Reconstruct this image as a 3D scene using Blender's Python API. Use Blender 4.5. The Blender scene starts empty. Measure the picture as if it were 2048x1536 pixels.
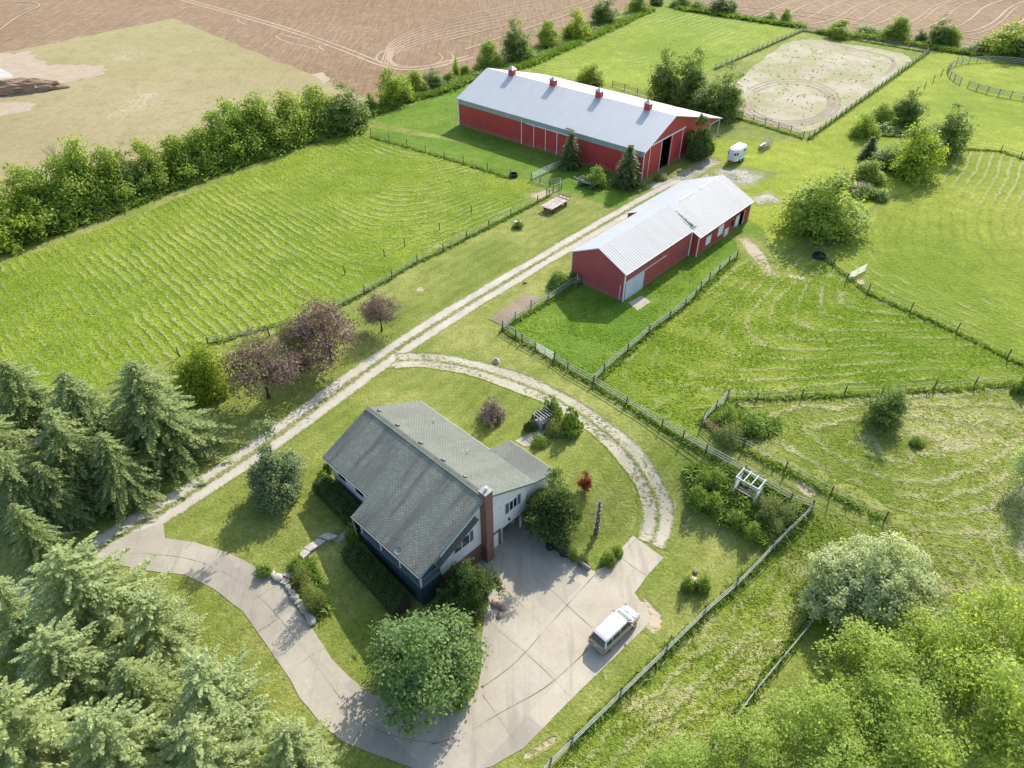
import bpy, bmesh, math, random
import numpy as np
from mathutils import Vector, Matrix
from mathutils.geometry import delaunay_2d_cdt

S = bpy.context.scene
COL = S.collection
R_ = math.radians
# ---------------------------------------------------------------- camera, world, sun
CAMH, PITCH, FPX = 54.0, R_(39.5), 1420.0
cd = bpy.data.cameras.new("camera"); cam = bpy.data.objects.new("camera", cd); COL.objects.link(cam)
cam.location = (0, 0, CAMH); cam.rotation_euler = (math.pi/2 - PITCH, 0, 0)
cd.sensor_width = 36; cd.lens = FPX/2048*36; cd.clip_start = 0.5; cd.clip_end = 6000
S.camera = cam
SUN_AZ, SUN_EL = R_(62.5), R_(37.5)
w = bpy.data.worlds.new("World"); S.world = w; w.use_nodes = True
nt = w.node_tree; nt.nodes.clear()
sky = nt.nodes.new("ShaderNodeTexSky"); sky.sky_type = 'NISHITA'; sky.sun_disc = False
sky.sun_elevation = SUN_EL; sky.sun_rotation = math.pi/2 - SUN_AZ
sky.air_density = 1.0; sky.dust_density = 1.5; sky.ozone_density = 1.0
bg = nt.nodes.new("ShaderNodeBackground"); bg.inputs[1].default_value = 0.15
wo = nt.nodes.new("ShaderNodeOutputWorld")
nt.links.new(sky.outputs[0], bg.inputs[0]); nt.links.new(bg.outputs[0], wo.inputs[0])
sd = bpy.data.lights.new("sun", 'SUN'); sun = bpy.data.objects.new("sun", sd); COL.objects.link(sun)
sd.energy = 3.3; sd.angle = R_(0.6); sd.color = (1.0, 0.94, 0.85)
sv = Vector((math.cos(SUN_AZ)*math.cos(SUN_EL), math.sin(SUN_AZ)*math.cos(SUN_EL), math.sin(SUN_EL)))
sun.rotation_euler = sv.to_track_quat('Z', 'Y').to_euler(); sun.location = (60, 120, 100)
S.view_settings.view_transform = 'Standard'; S.view_settings.look = 'None'
S.view_settings.exposure = 1.05; S.view_settings.gamma = 1.0
S.cycles.max_bounces = 6; S.cycles.diffuse_bounces = 3; S.cycles.transparent_max_bounces = 8

# ---------------------------------------------------------------- mapping and terrain
HA = R_(-44); HO = np.array([-.755, 43.96])
HU = np.array([math.cos(HA), math.sin(HA)]); HV = np.array([-HU[1], HU[0]])
SLAB = -2.8
def sm(x): x = np.clip(x, 0, 1); return x*x*(3-2*x)
def hgt(x, y):
    x = np.asarray(x, float); y = np.asarray(y, float)
    u = (x-HO[0])*HU[0]+(y-HO[1])*HU[1]; v = (x-HO[0])*HV[0]+(y-HO[1])*HV[1]
    af = sm((u+19.5)/19.5)
    ab = sm((u+1)/(6+np.maximum(v-3.5, 0)*.6))*(1-sm((v-13)/15))
    t = np.clip((v+1.5)/.6, 0, 1)
    front = np.where((u > -.6) | (v < -1.5), af, 1.0)
    a = np.where(v > 3.42, ab, np.where(v < -2.0, af, np.where(u > -7, 1.0, af)))
    inside = (u > -6.6) & (u < -.65) & (v > -4) & (v < 3.42)
    a = np.where(inside, 1.06, a)
    a = a*(1-sm((u-30)/35))
    return SLAB*a
def ground(px, z=0):
    x = px[0]-1024; y = 768-px[1]
    d = (x, FPX*math.cos(PITCH)+y*math.sin(PITCH), -FPX*math.sin(PITCH)+y*math.cos(PITCH))
    t = (CAMH-z)/-d[2]
    return np.array([d[0]*t, d[1]*t])
def at(px, py, dz=0.0):
    z = 0.0
    for _ in range(12):
        g = ground((px, py), z+dz); z = .5*z+.5*float(hgt(g[0], g[1]))
    return Vector((g[0], g[1], z))
def top_z(base, px, py):
    y = 768-py
    d = (px-1024, FPX*math.cos(PITCH)+y*math.sin(PITCH), -FPX*math.sin(PITCH)+y*math.cos(PITCH))
    return CAMH + d[2]*base[1]/d[1]
def depth(p, z=0): return p[1]*math.cos(PITCH)+(CAMH-z)*math.sin(PITCH)
def house(u, v, z=0): p = HO+HU*u+HV*v; return Vector((p[0], p[1], z))

# ---------------------------------------------------------------- mesh helpers
class MB:
    def __init__(s): s.v = []; s.f = []
    def add(s, vs, fs):
        n = len(s.v); s.v += [tuple(q) for q in vs]; s.f += [tuple(i+n for i in q) for q in fs]; return s
    def box(s, c, d, M=None, taper=1.0):
        x, y, z = d[0]/2, d[1]/2, d[2]/2; t = taper
        vs = [Vector((sx*x*(t if sz > 0 else 1), sy*y*(t if sz > 0 else 1), sz*z)) for sz in (-1, 1) for sy in (-1, 1) for sx in (-1, 1)]
        if M is not None: vs = [M @ q for q in vs]
        vs = [q+Vector(c) for q in vs]
        return s.add(vs, [(0,2,3,1),(4,5,7,6),(0,1,5,4),(2,6,7,3),(0,4,6,2),(1,3,7,5)])
    def bar(s, a, b, w_, h_):
        a = Vector(a); b = Vector(b); d = b-a
        if d.length < 1e-5: return s
        M = d.to_track_quat('Y', 'Z').to_matrix()
        return s.box((a+b)/2, (w_, d.length, h_), M)
    def tube(s, pts, rs, n=6, cap=True):
        base = len(s.v); k = len(pts)
        for i, (p, r) in enumerate(zip(pts, rs)):
            p = Vector(p); q = Vector(pts[min(i+1, k-1)])-Vector(pts[max(i-1, 0)])
            if q.length < 1e-6: q = Vector((0, 0, 1))
            M = q.to_track_quat('Z', 'Y').to_matrix()
            for j in range(n):
                a = 2*math.pi*j/n; s.v.append(tuple(p+M @ Vector((math.cos(a)*r, math.sin(a)*r, 0))))
        for i in range(k-1):
            for j in range(n):
                a = base+i*n+j; b = base+i*n+(j+1) % n; s.f.append((a, b, b+n, a+n))
        if cap:
            s.f.append(tuple(base+j for j in reversed(range(n)))); s.f.append(tuple(base+(k-1)*n+j for j in range(n)))
        return s
    def quad(s, *p): return s.add(p, [tuple(range(len(p)))])
    def slab(s, pts, th):
        """polygon pts (3d, ordered) thickened downward by th"""
        n = len(pts); lo = [(p[0], p[1], p[2]-th) for p in pts]
        return s.add(list(pts)+lo, [tuple(range(n)), tuple(reversed(range(n, 2*n)))]+[(i, i+n, (i+1) % n+n, (i+1) % n) for i in range(n)])
    def prism(s, pts2, f0, f1):
        """pts2 list of 2d; f0,f1 map to 3d for both ends"""
        n = len(pts2); A = [f0(*p) for p in pts2]; B = [f1(*p) for p in pts2]
        return s.add(A+B, [tuple(range(n)), tuple(reversed(range(n, 2*n)))]+[(i, i+n, (i+1) % n+n, (i+1) % n) for i in range(n)])
    def build(s, name, m, parent=None, smooth=False, bevel=0):
        me = bpy.data.meshes.new(name); me.from_pydata(s.v, [], s.f)
        bm = bmesh.new(); bm.from_mesh(me); bmesh.ops.recalc_face_normals(bm, faces=bm.faces); bm.to_mesh(me); bm.free()
        o = bpy.data.objects.new(name, me); COL.objects.link(o)
        if m: me.materials.append(m)
        if smooth:
            for p in me.polygons: p.use_smooth = True
        if parent: o.parent = parent
        if bevel:
            b = o.modifiers.new("bevel", 'BEVEL'); b.width = bevel; b.segments = 2; b.limit_method = 'ANGLE'
        return o
def np_mesh(name, verts, quads, attrs=None, tri=False):
    k = 3 if tri else 4
    me = bpy.data.meshes.new(name); verts = np.asarray(verts, np.float32); quads = np.asarray(quads, np.int32)
    me.vertices.add(len(verts)); me.vertices.foreach_set("co", verts.ravel())
    me.loops.add(quads.size); me.loops.foreach_set("vertex_index", quads.ravel())
    me.polygons.add(len(quads)); me.polygons.foreach_set("loop_start", np.arange(0, quads.size, k, dtype=np.int32))
    me.update(calc_edges=True)
    for n, a in (attrs or {}).items():
        at_ = me.attributes.new(n, 'FLOAT', 'POINT'); at_.data.foreach_set("value", np.asarray(a, np.float32))
    me.validate()
    return me
def link(name, me, mat, parent=None):
    o = bpy.data.objects.new(name, me); COL.objects.link(o)
    if mat and not me.materials: me.materials.append(mat)
    if parent: o.parent = parent
    return o
def tag(o, label=None, cat=None, group=None, kind=None):
    if label: o["label"] = label
    if cat: o["category"] = cat
    if group: o["group"] = group
    if kind: o["kind"] = kind
    return o
def empty(name, loc, rz=0, label=None, cat=None, group=None):
    o = bpy.data.objects.new(name, None); COL.objects.link(o); o.location = loc; o.rotation_euler = (0, 0, rz)
    o.empty_display_size = .3
    return tag(o, label, cat, group)

# ---------------------------------------------------------------- materials
class NT:
    def __init__(s, name):
        s.m = bpy.data.materials.new(name); s.m.use_nodes = True; s.t = s.m.node_tree; s.t.nodes.clear()
        s.out = s.t.nodes.new("ShaderNodeOutputMaterial")
    def n(s, typ, ins=None, **kw):
        nd = s.t.nodes.new("ShaderNode"+typ)
        for k, v in kw.items(): setattr(nd, k, v)
        for k, v in (ins or {}).items(): s.put(nd.inputs[k], v)
        return nd
    def put(s, sock, v):
        if isinstance(v, bpy.types.NodeSocket): s.t.links.new(v, sock)
        elif isinstance(v, (tuple, list)) and len(v) == 3 and sock.type == 'RGBA': sock.default_value = (*v, 1)
        else: sock.default_value = v
    def pos(s): return s.n("NewGeometry").outputs["Position"]
    def obj(s): return s.n("TexCoord").outputs["Object"]
    def mapv(s, vec, scale=(1,1,1), rot=0):
        return s.n("Mapping", {"Vector": vec, "Scale": scale, "Rotation": (0, 0, rot)}).outputs[0]
    def noise(s, vec, scale, detail=3, rough=.55, dist=0):
        return s.n("TexNoise", {"Vector": vec, "Scale": scale, "Detail": detail, "Roughness": rough, "Distortion": dist}).outputs[0]
    def ramp(s, f, a, b, A=0.0, B=1.0):
        return s.n("MapRange", {"Value": f, "From Min": a, "From Max": b, "To Min": A, "To Max": B}, clamp=True).outputs[0]
    def mix(s, f, a, b, mode='MIX'):
        nd = s.n("Mix", data_type='RGBA', blend_type=mode)
        s.put(nd.inputs[0], f); s.put(nd.inputs[6], a); s.put(nd.inputs[7], b); return nd.outputs[2]
    def mth(s, op, a, b=0.0, c=0.0):
        nd = s.n("Math", operation=op); s.put(nd.inputs[0], a); s.put(nd.inputs[1], b)
        if op in ('MULTIPLY_ADD',): s.put(nd.inputs[2], c)
        return nd.outputs[0]
    def attr(s, name): return s.n("Attribute", attribute_name=name).outputs["Fac"]
    def bump(s, h, strength=.5, dist=.1, normal=None):
        nd = s.n("Bump", {"Height": h, "Strength": strength, "Distance": dist})
        if normal is not None: s.put(nd.inputs["Normal"], normal)
        return nd.outputs[0]
    def finish(s, color, rough=.9, normal=None, metallic=0.0, spec=.3, **kw):
        b = s.n("BsdfPrincipled", {"Base Color": color, "Roughness": rough, "Metallic": metallic, "Specular IOR Level": spec})
        for k, v in kw.items(): s.put(b.inputs[k], v)
        if normal is not None: s.put(b.inputs["Normal"], normal)
        s.t.links.new(b.outputs[0], s.out.inputs[0]); return s.m
def plain(name, c, rough=.7, var=.12, scale=3.0, metallic=0.0, spec=.3, bump=0.0):
    t = NT(name); p = t.obj(); n = t.noise(p, scale, 4)
    col = t.mix(t.ramp(n, .3, .7), tuple(x*(1-var) for x in c), tuple(min(1, x*(1+var)) for x in c))
    return t.finish(col, rough, t.bump(n, bump, .03) if bump else None, metallic, spec)

def grass_layers(t, c1, c2, dry, dry_amt, patch=.06, clump=1.0, mow=None):
    p = t.pos()
    a = t.noise(p, patch, 4, .6); b = t.noise(p, .45*clump, 4, .65); c = t.noise(p, 2.6*clump, 3, .7); e = t.noise(p, 8, 2, .6)
    col = t.mix(t.ramp(a, .36, .64), c1, c2)
    col = t.mix(t.ramp(b, .35, .7, 0, .55), col, tuple(x*.62 for x in c1))
    d = t.mth('ADD', t.mth('MULTIPLY', a, .5), t.mth('MULTIPLY', t.noise(p, .9, 4, .7), .5))
    col = t.mix(t.ramp(d, .62-dry_amt*.25, .74-dry_amt*.2, 0, .8), col, dry)
    if mow is not None:
        wv = t.n("TexWave", {"Vector": t.mapv(p, rot=mow), "Scale": .16, "Distortion": 6, "Detail": 3.0, "Detail Scale": .8}, bands_direction='X').outputs["Fac"]
        col = t.mix(t.ramp(wv, .2, .8, 0, .10), col, tuple(min(1, x*1.4) for x in c2))
    col = t.mix(t.ramp(c, .35, .65, 0, .75), col, t.mix(1.0, col, (.5, .6, .42), 'MULTIPLY'))
    col = t.mix(t.ramp(e, .42, .68, 0, .7), col, t.mix(1.0, col, (1.6, 1.45, 1.5), 'MULTIPLY'))
    h = t.mth('ADD', t.mth('MULTIPLY', b, .5), t.mth('ADD', t.mth('MULTIPLY', c, .9), t.mth('MULTIPLY', e, .5)))
    return col, h
def grass_mat(name, c1, c2, dry=(.42, .38, .2), dry_amt=.3, patch=.06, clump=1.0, bump=.25, mow=None,
              period=None, straw=.5, straw_c=(.46, .42, .22), wob=1.0):
    t = NT(name); col, h = grass_layers(t, c1, c2, dry, dry_amt, patch, clump, mow); p = t.pos()
    if period:
        s0 = t.attr("sd")
        wb = t.mth('ADD', t.mth('MULTIPLY', t.noise(p, .05, 2), 3.0*wob), t.mth('MULTIPLY', t.noise(p, .5, 4, .7), 1.7*wob))
        ph = t.mth('MULTIPLY', t.mth('ADD', s0, wb), 2*math.pi/period)
        s = t.mth('SINE', ph); s2 = t.mth('SINE', t.mth('SUBTRACT', ph, .9))
        patch_m = t.ramp(t.mth('ADD', t.mth('MULTIPLY', t.noise(p, .035, 3), .6), t.mth('MULTIPLY', t.noise(p, .33, 4, .7), .4)), .56-straw*.17, .64-straw*.1)
        line = t.mth('MULTIPLY', t.ramp(t.mth('ADD', s, t.mth('MULTIPLY', t.noise(p, 1.6, 4, .8), 1.5)), 1.28, 1.7), patch_m)
        col = t.mix(t.mth('MULTIPLY', line, .62), col, straw_c)
        dk = t.mth('MULTIPLY', t.ramp(t.mth('ADD', s2, t.mth('MULTIPLY', t.noise(p, 1.3, 3), .8)), .8, 1.5), t.ramp(t.noise(p, .09, 3), .3, .6))
        col = t.mix(t.mth('MULTIPLY', dk, .35), col, tuple(x*.5 for x in c1))
        h = t.mth('ADD', h, t.mth('MULTIPLY', t.mth('MULTIPLY', s, patch_m), .22))
    return t.finish(col, .95, t.bump(h, 1.0, bump), spec=.15)

M = {}
LAWN1, LAWN2 = (.155, .20, .032), (.275, .285, .078)
M['lawn'] = grass_mat('lawn', LAWN1, LAWN2, (.33, .31, .12), .35, .09, 1.1, .14, mow=R_(40))
M['pasture_a'] = grass_mat('pasture_a', (.19, .275, .02), (.31, .37, .042), (.40, .40, .15), .15, .05, 1.0, .42, period=1.35, straw=.8)
M['pasture_b'] = grass_mat('pasture_b', (.18, .255, .022), (.30, .35, .05), (.40, .38, .16), .1, .05, 1.0, .45, period=1.6, straw=.75)
M['pasture_c'] = grass_mat('pasture_c', (.185, .24, .035), (.33, .36, .085), (.48, .42, .25), .5, .07, 1.1, .45, period=1.5, straw=1.15, wob=1.3, straw_c=(.52,.46,.28))
M['pasture_d'] = grass_mat('pasture_d', (.20, .28, .025), (.31, .37, .05), (.42, .40, .18), .05, .03, .6, .3, period=2.2, straw=.55, wob=.7)
M['pasture_e'] = grass_mat('pasture_e', (.20, .275, .025), (.33, .37, .05), (.42, .40, .18), .15, .04, .8, .4, period=1.8, straw=.6)
M['paddock'] = grass_mat('paddock', (.13, .24, .022), (.21, .31, .04), (.35, .36, .15), .02, .1, 1.3, .35)
M['field_green'] = grass_mat('field_green', (.20, .265, .022), (.33, .37, .05), (.35, .34, .12), .1, .04, .7, .2)
M['rough_strip'] = grass_mat('rough_strip', (.13, .20, .025), (.22, .27, .05), (.45, .40, .22), .5, .12, 1.3, .3)

def dirt_mat(name, c1, c2, speck=(.25, .22, .15), bump=.05, scale=3.0, veg=0.0):
    t = NT(name); p = t.pos(); a = t.noise(p, .3, 4, .6); b = t.noise(p, scale, 4, .75); c = t.noise(p, 11, 2, .7)
    col = t.mix(t.ramp(a, .3, .7), c1, c2); col = t.mix(t.ramp(b, .45, .72, 0, .5), col, speck)
    col = t.mix(t.ramp(c, .55, .75, 0, .5), col, tuple(x*.6 for x in c1))
    if veg: col = t.mix(t.ramp(t.noise(p, .8, 5, .75), .62-veg*.2, .72-veg*.2, 0, .85), col, (.17, .22, .05))
    return t.finish(col, .95, t.bump(t.mth('ADD', b, c), 1.0, bump), spec=.2)
# gravel with ragged grassy edges: attribute e runs -1..1 across the strip
def gravel_mat(name, c1, c2, veg=.25, edge=.75, centre=0):
    t = NT(name); p = t.pos(); gcol, gh = grass_layers(t, LAWN1, LAWN2, (.33, .31, .12), .35)
    a = t.noise(p, .35, 4, .6); b = t.noise(p, 5, 3, .75)
    col = t.mix(t.ramp(a, .3, .7), c1, c2); col = t.mix(t.ramp(b, .5, .8, 0, .3), col, tuple(x*.6 for x in c1))
    e = t.mth('ABSOLUTE', t.attr("e")); nn = t.noise(p, 1.3, 4, .75)
    k = t.ramp(t.mth('ADD', e, t.mth('MULTIPLY', nn, .55)), edge+.18, edge+.40)
    if centre:
        k = t.mth('MAXIMUM', k, t.mth('MULTIPLY', t.ramp(t.mth('SUBTRACT', t.mth('MULTIPLY', nn, .8), e), .36-centre, .56-centre), t.ramp(t.noise(p, 3.5, 3, .8), .22, .5)))
    if veg:
        k = t.mth('MAXIMUM', k, t.ramp(t.mth('ADD', t.mth('MULTIPLY', t.noise(p, .25, 2), .5), t.noise(p, 2.2, 4, .8)), .88-veg*.2, 1.02-veg*.2))
    col = t.mix(k, col, gcol)
    return t.finish(col, .95, t.bump(t.mth('ADD', t.mth('MULTIPLY', b, .3), t.mth('MULTIPLY', k, gh)), 1.0, .1), spec=.2)
M['gravel'] = gravel_mat('gravel', (.37, .33, .26), (.47, .43, .35), .0, .92, .24)
M['gravel_loop'] = gravel_mat('gravel_loop', (.34, .31, .22), (.45, .41, .31), .4, .88, .18)
M['gravel_patch'] = gravel_mat('gravel_patch', (.36, .33, .24), (.48, .45, .35), .6, .65)
M['gravel_yard'] = gravel_mat('gravel_yard', (.30, .29, .24), (.42, .40, .32), .6, .62)
M['worn'] = gravel_mat('worn', (.38, .31, .20), (.47, .39, .27), .5, .45)

def sand_mat():
    t = NT('arena_sand'); p = t.pos(); a = t.noise(p, .06, 4, .6); b = t.noise(p, .8, 5, .75); c = t.noise(p, 4, 3, .7)
    col = t.mix(t.ramp(a, .35, .65), (.32, .28, .20), (.41, .37, .28)); col = t.mix(t.ramp(c, .5, .8, 0, .4), col, (.24, .21, .14))
    col = t.mix(t.ramp(t.mth('ADD', t.mth('MULTIPLY', b, .55), t.mth('MULTIPLY', t.noise(p, .11, 3), .6)), .52, .64, 0, .7), col, (.23, .24, .09))
    return t.finish(col, .95, t.bump(b, 1, .12), spec=.15)
M['arena_sand'] = sand_mat()
def plough_mat():
    t = NT('ploughed_soil'); p = t.pos()
    def rows(rot, sc):
        return t.ramp(t.mth('ADD', t.mth('MULTIPLY', t.noise(t.mapv(p, (sc, .02, 1), rot), 4.0, 3, .7), .75), t.mth('MULTIPLY', t.noise(p, 1.5, 4, .8), .25)), .36, .64)
    m = t.ramp(t.noise(p, .008, 2), .47, .53); r = t.mix(m, rows(R_(41), .28), rows(R_(-48), .22))
    big = t.noise(p, .012, 4, .6); b = t.noise(p, .35, 5, .75)
    col = t.mix(t.ramp(big, .35, .65), (.22, .145, .08), (.295, .205, .125))
    col = t.mix(t.ramp(r, .2, .9, 0, .65), col, (.165, .11, .07)); col = t.mix(t.ramp(b, .5, .75, 0, .5), col, (.44, .33, .23))
    return t.finish(col, .97, t.bump(t.mth('ADD', r, b), 1, .18), spec=.1)
M['ploughed'] = plough_mat()
def stubble_mat():
    t = NT('stubble'); p = t.pos()
    r = t.ramp(t.noise(t.mapv(p, (.30, .025, 1), R_(40)), 4.0, 4, .75), .38, .64)
    big = t.noise(p, .015, 4, .6); b = t.noise(p, .7, 5, .75)
    sep = t.n("SeparateXYZ", {0: p}).outputs
    g = t.ramp(t.mth('ADD', t.mth('MULTIPLY', sep[1], .012), t.mth('MULTIPLY', big, 2.0)), 3.1, 4.4)
    col = t.mix(g, (.275, .22, .115), (.225, .24, .07)); col = t.mix(t.ramp(big, .42, .6, 0, .6), col, (.36, .30, .17))
    col = t.mix(t.ramp(r, .3, .9, 0, .25), col, (.26, .24, .10)); col = t.mix(t.ramp(t.noise(p, .22, 5, .75), .5, .64, 0, .55), col, (.20, .19, .075)); col = t.mix(t.ramp(b, .5, .7, 0, .6), col, (.19, .18, .07))
    col = t.mix(t.ramp(t.mth('ADD', t.noise(p, .05, 3), t.noise(p, 1.2, 4, .8)), 1.16, 1.3, 0, .6), col, (.46, .41, .32))
    return t.finish(col, .97, t.bump(t.mth('ADD', t.mth('MULTIPLY', r, .4), b), 1, .12), spec=.1)
M['stubble'] = stubble_mat()
M['bare'] = dirt_mat('bare_soil', (.34, .265, .185), (.42, .34, .245), (.27, .205, .135))
M['mulch'] = dirt_mat('mulch', (.26, .20, .13), (.36, .29, .2), (.13, .1, .07), .12)
M['manure'] = dirt_mat('rubble', (.24, .15, .10), (.36, .25, .18), (.1, .07, .05), .2)
M['tyretrack'] = dirt_mat('tyretrack', (.35, .27, .185), (.41, .32, .225), (.28, .205, .14))

def concrete_mat(name='concrete', c1=(.32, .285, .22), c2=(.42, .38, .30)):
    t = NT(name); p = t.pos(); a = t.noise(p, .22, 5, .6); b = t.noise(p, 2.5, 5, .7); c = t.noise(p, 14, 2, .7)
    col = t.mix(t.ramp(a, .3, .7), c1, c2)
    sl = t.n("TexBrick", {"Vector": t.mapv(p, rot=R_(42)), "Color1": (.80, .80, .82), "Color2": (1.12, 1.1, 1.05), "Mortar": (1, 1, 1), "Scale": 1.0, "Mortar Size": 0.0, "Brick Width": 4.3, "Row Height": 4.2}, offset=0.0).outputs[0]
    col = t.mix(.8, col, sl, 'MULTIPLY')
    ty = t.noise(t.mapv(p, (.9, .10, 1), R_(41)), 1.0, 4, .7); col = t.mix(t.ramp(ty, .52, .66, 0, .4), col, tuple(x*.62 for x in c1))
    col = t.mix(t.ramp(b, .5, .75, 0, .35), col, tuple(x*.7 for x in c1)); col = t.mix(t.ramp(c, .55, .8, 0, .35), col, (.49, .455, .38))
    col = t.mix(t.ramp(t.noise(p, .7, 4, .8, 1.5), .62, .72, 0, .5), col, (.49, .46, .40))
    col = t.mix(t.ramp(t.noise(p, .5, 4, .8, 2.), .66, .74, 0, .5), col, (.20, .15, .10))
    return t.finish(col, .85, t.bump(c, .6, .01), spec=.3)
M['concrete'] = concrete_mat()
M['crack'] = dirt_mat('crack_weeds', (.12, .11, .07), (.2, .2, .09), (.08, .06, .04), .04)
M['stone'] = plain('stone', (.42, .38, .33), .9, .35, 2.5, bump=.6)
M['wood'] = plain('weathered_wood', (.30, .28, .25), .85, .3, 4, bump=.4)
M['rail'] = plain('grey_rail', (.34, .34, .29), .8, .2, 3)
M['palerail'] = plain('pale_rail', (.40, .39, .34), .8, .2, 3)
M['darkrail'] = plain('brown_rail', (.20, .155, .125), .85, .25, 3)
M['post'] = plain('dark_post', (.10, .095, .075), .9, .3, 5)
M['white'] = plain('white_paint', (.78, .78, .76), .6, .05)
M['arborwhite'] = plain('old_white_paint', (.50, .52, .51), .8, .2)
M['whitetrim'] = plain('white_trim', (.74, .74, .73), .5, .05)
M['galv'] = plain('galvanised', (.52, .55, .56), .45, .1, 2, .4, .5)
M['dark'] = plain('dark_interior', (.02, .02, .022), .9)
M['rubber'] = plain('rubber', (.025, .025, .027), .8)
M['bark'] = plain('bark', (.16, .125, .09), .95, .35, 8, bump=.8)
M['palebark'] = plain('pale_bark', (.36, .33, .27), .9, .3, 8, bump=.5)
M['darkbark'] = plain('dark_bark', (.07, .055, .045), .95, .3, 8, bump=.8)
M['black'] = plain('black_plastic', (.03, .03, .032), .5)
M['rust'] = plain('rusty', (.30, .17, .11), .85, .3, 5)
def glass_mat():
    t = NT('window_glass'); return t.finish((.02, .03, .035), .06, spec=.8)
M['glass'] = glass_mat()
def brick_mat():
    t = NT('brick'); tc = t.n("TexCoord").outputs["UV"]
    b = t.n("TexBrick", {"Vector": tc, "Color1": (.27, .10, .065), "Color2": (.18, .065, .045), "Mortar": (.33, .29, .25), "Scale": 1.0, "Mortar Size": .012, "Mortar Smooth": .3, "Brick Width": .24, "Row Height": .085})
    col = t.mix(t.ramp(t.noise(t.pos(), 1.5, 4), .35, .7, 0, .4), b.outputs[0], (.12, .06, .045))
    return t.finish(col, .9, t.bump(t.mth('SUBTRACT', 1.0, b.outputs[1]), 1, .01), spec=.2)
M['brick'] = brick_mat()
def shingle_mat(name, c1, c2, streak):
    t = NT(name); tc = t.n("TexCoord").outputs["UV"]
    b = t.n("TexBrick", {"Vector": tc, "Color1": c1, "Color2": c2, "Mortar": tuple(x*.42 for x in c1), "Scale": 1.0, "Mortar Size": .032, "Mortar Smooth": .5, "Bias": -.1, "Brick Width": .4, "Row Height": .19})
    st = t.noise(t.n("Mapping", {"Vector": tc, "Scale": (.55, .07, 1)}).outputs[0], 1.0, 4, .6, .4)
    big = t.noise(t.pos(), .35, 4, .65)
    col = t.mix(t.ramp(st, .44, .58, 0, streak), b.outputs[0], t.mix(.72, b.outputs[0], (.115, .10, .095)))
    col = t.mix(t.ramp(big, .47, .62, 0, .45*streak+.08), col, (.20, .20, .165))
    col = t.mix(t.ramp(t.noise(t.pos(), 22, 2), .4, .75, 0, .35), col, tuple(x*1.6 for x in c1))
    saw = t.mth('FRACT', t.mth('DIVIDE', t.n("SeparateXYZ", {0: tc}).outputs[1], .19))
    return t.finish(col, .95, t.bump(t.mth('ADD', saw, t.mth('MULTIPLY', b.outputs[1], -.6)), 1, .035), spec=.15)
M['shingle_front'] = shingle_mat('shingle_front', (.31, .30, .22), (.42, .41, .315), 1.0)  # same shingle as the back; base lightened and warmed against grazing-sun shade
M['shingle_back'] = shingle_mat('shingle_back', (.155, .175, .145), (.20, .22, .185), .55)  # same shingle as the front; darker base set for the sunlit slope
def ribbed_mat(name, c, pitch, depth_, rough=.4, metallic=0.0, var=.12, axis=0, dirt=(.3, .28, .24), dk=.35):
    t = NT(name); uvn = t.n("TexCoord").outputs["UV"]
    x = t.n("SeparateXYZ", {0: uvn}).outputs[axis]
    f = t.mth('ABSOLUTE', t.mth('SUBTRACT', t.mth('FRACT', t.mth('DIVIDE', x, pitch)), .5))
    rib = t.ramp(f, .34, .46)
    n = t.noise(t.n("Mapping", {"Vector": uvn, "Scale": (.5, .12, 1) if axis == 0 else (.12, .5, 1)}).outputs[0], 1.2, 4, .6)
    col = t.mix(t.ramp(n, .35, .7, 0, 1), c, tuple(q*(1-var) for q in c)); col = t.mix(t.ramp(t.noise(t.pos(), .25, 5, .7), .58, .75, 0, .25), col, dirt)
    oz = t.n("SeparateXYZ", {0: t.pos()}).outputs[2]
    if name.startswith('red'): col = t.mix(t.ramp(t.mth('ADD', oz, t.mth('MULTIPLY', t.noise(t.pos(), .8, 4), 1.6)), .9, 1.7, .55, 0), col, (.33, .20, .13))
    col = t.mix(t.mth('MULTIPLY', rib, dk), col, tuple(q*.55 for q in c))
    return t.finish(col, rough, t.bump(rib, 1, depth_), metallic, .35)
M['barn_roof'] = ribbed_mat('barn_roof', (.48, .485, .475), .9, .02, .5, .1, .07, dk=.04)
M['old_roof'] = ribbed_mat('old_roof', (.42, .42, .405), .5, .045, .65, .0, .12, dk=.6)
M['old_roof_b'] = ribbed_mat('old_roof_b', (.40, .42, .43), .5, .05, .6, .0, .1, dk=.5)
M['red_steel'] = ribbed_mat('red_steel', (.50, .06, .055), .45, .03, .5, 0, .2, dk=.18, dirt=(.38, .1, .08))
M['red_metal'] = ribbed_mat('red_metal', (.42, .085, .09), .35, .03, .5, 0, .22, dk=.35, dirt=(.36, .15, .13))
M['red_wood'] = ribbed_mat('red_wood', (.42, .065, .05), .3, .02, .8, 0, .3, dk=.3, dirt=(.38, .15, .12))
M['skylight'] = ribbed_mat('skylight', (.33, .40, .37), .9, .02, .4, 0, .15, dk=.3)
M['siding'] = ribbed_mat('siding', (.82, .79, .73), .2, .02, .6, 0, .05, axis=1, dk=.35)

def uv_box(o):
    """metric box-projected UVs in the object's own space"""
    me = o.data; uvl = me.uv_layers.new(name="UVMap").data
    for p in me.polygons:
        n = p.normal
        if abs(n.z) > .95: a, b = Vector((1, 0, 0)), Vector((0, 1, 0))
        else:
            a = Vector((-n.y, n.x, 0)).normalized(); b = n.cross(a)
            if b.z < 0: b = -b
        for li in p.loop_indices:
            c = me.vertices[me.loops[li].vertex_index].co
            uvl[li].uv = (c.dot(a), c.dot(b))
    return o

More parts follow.
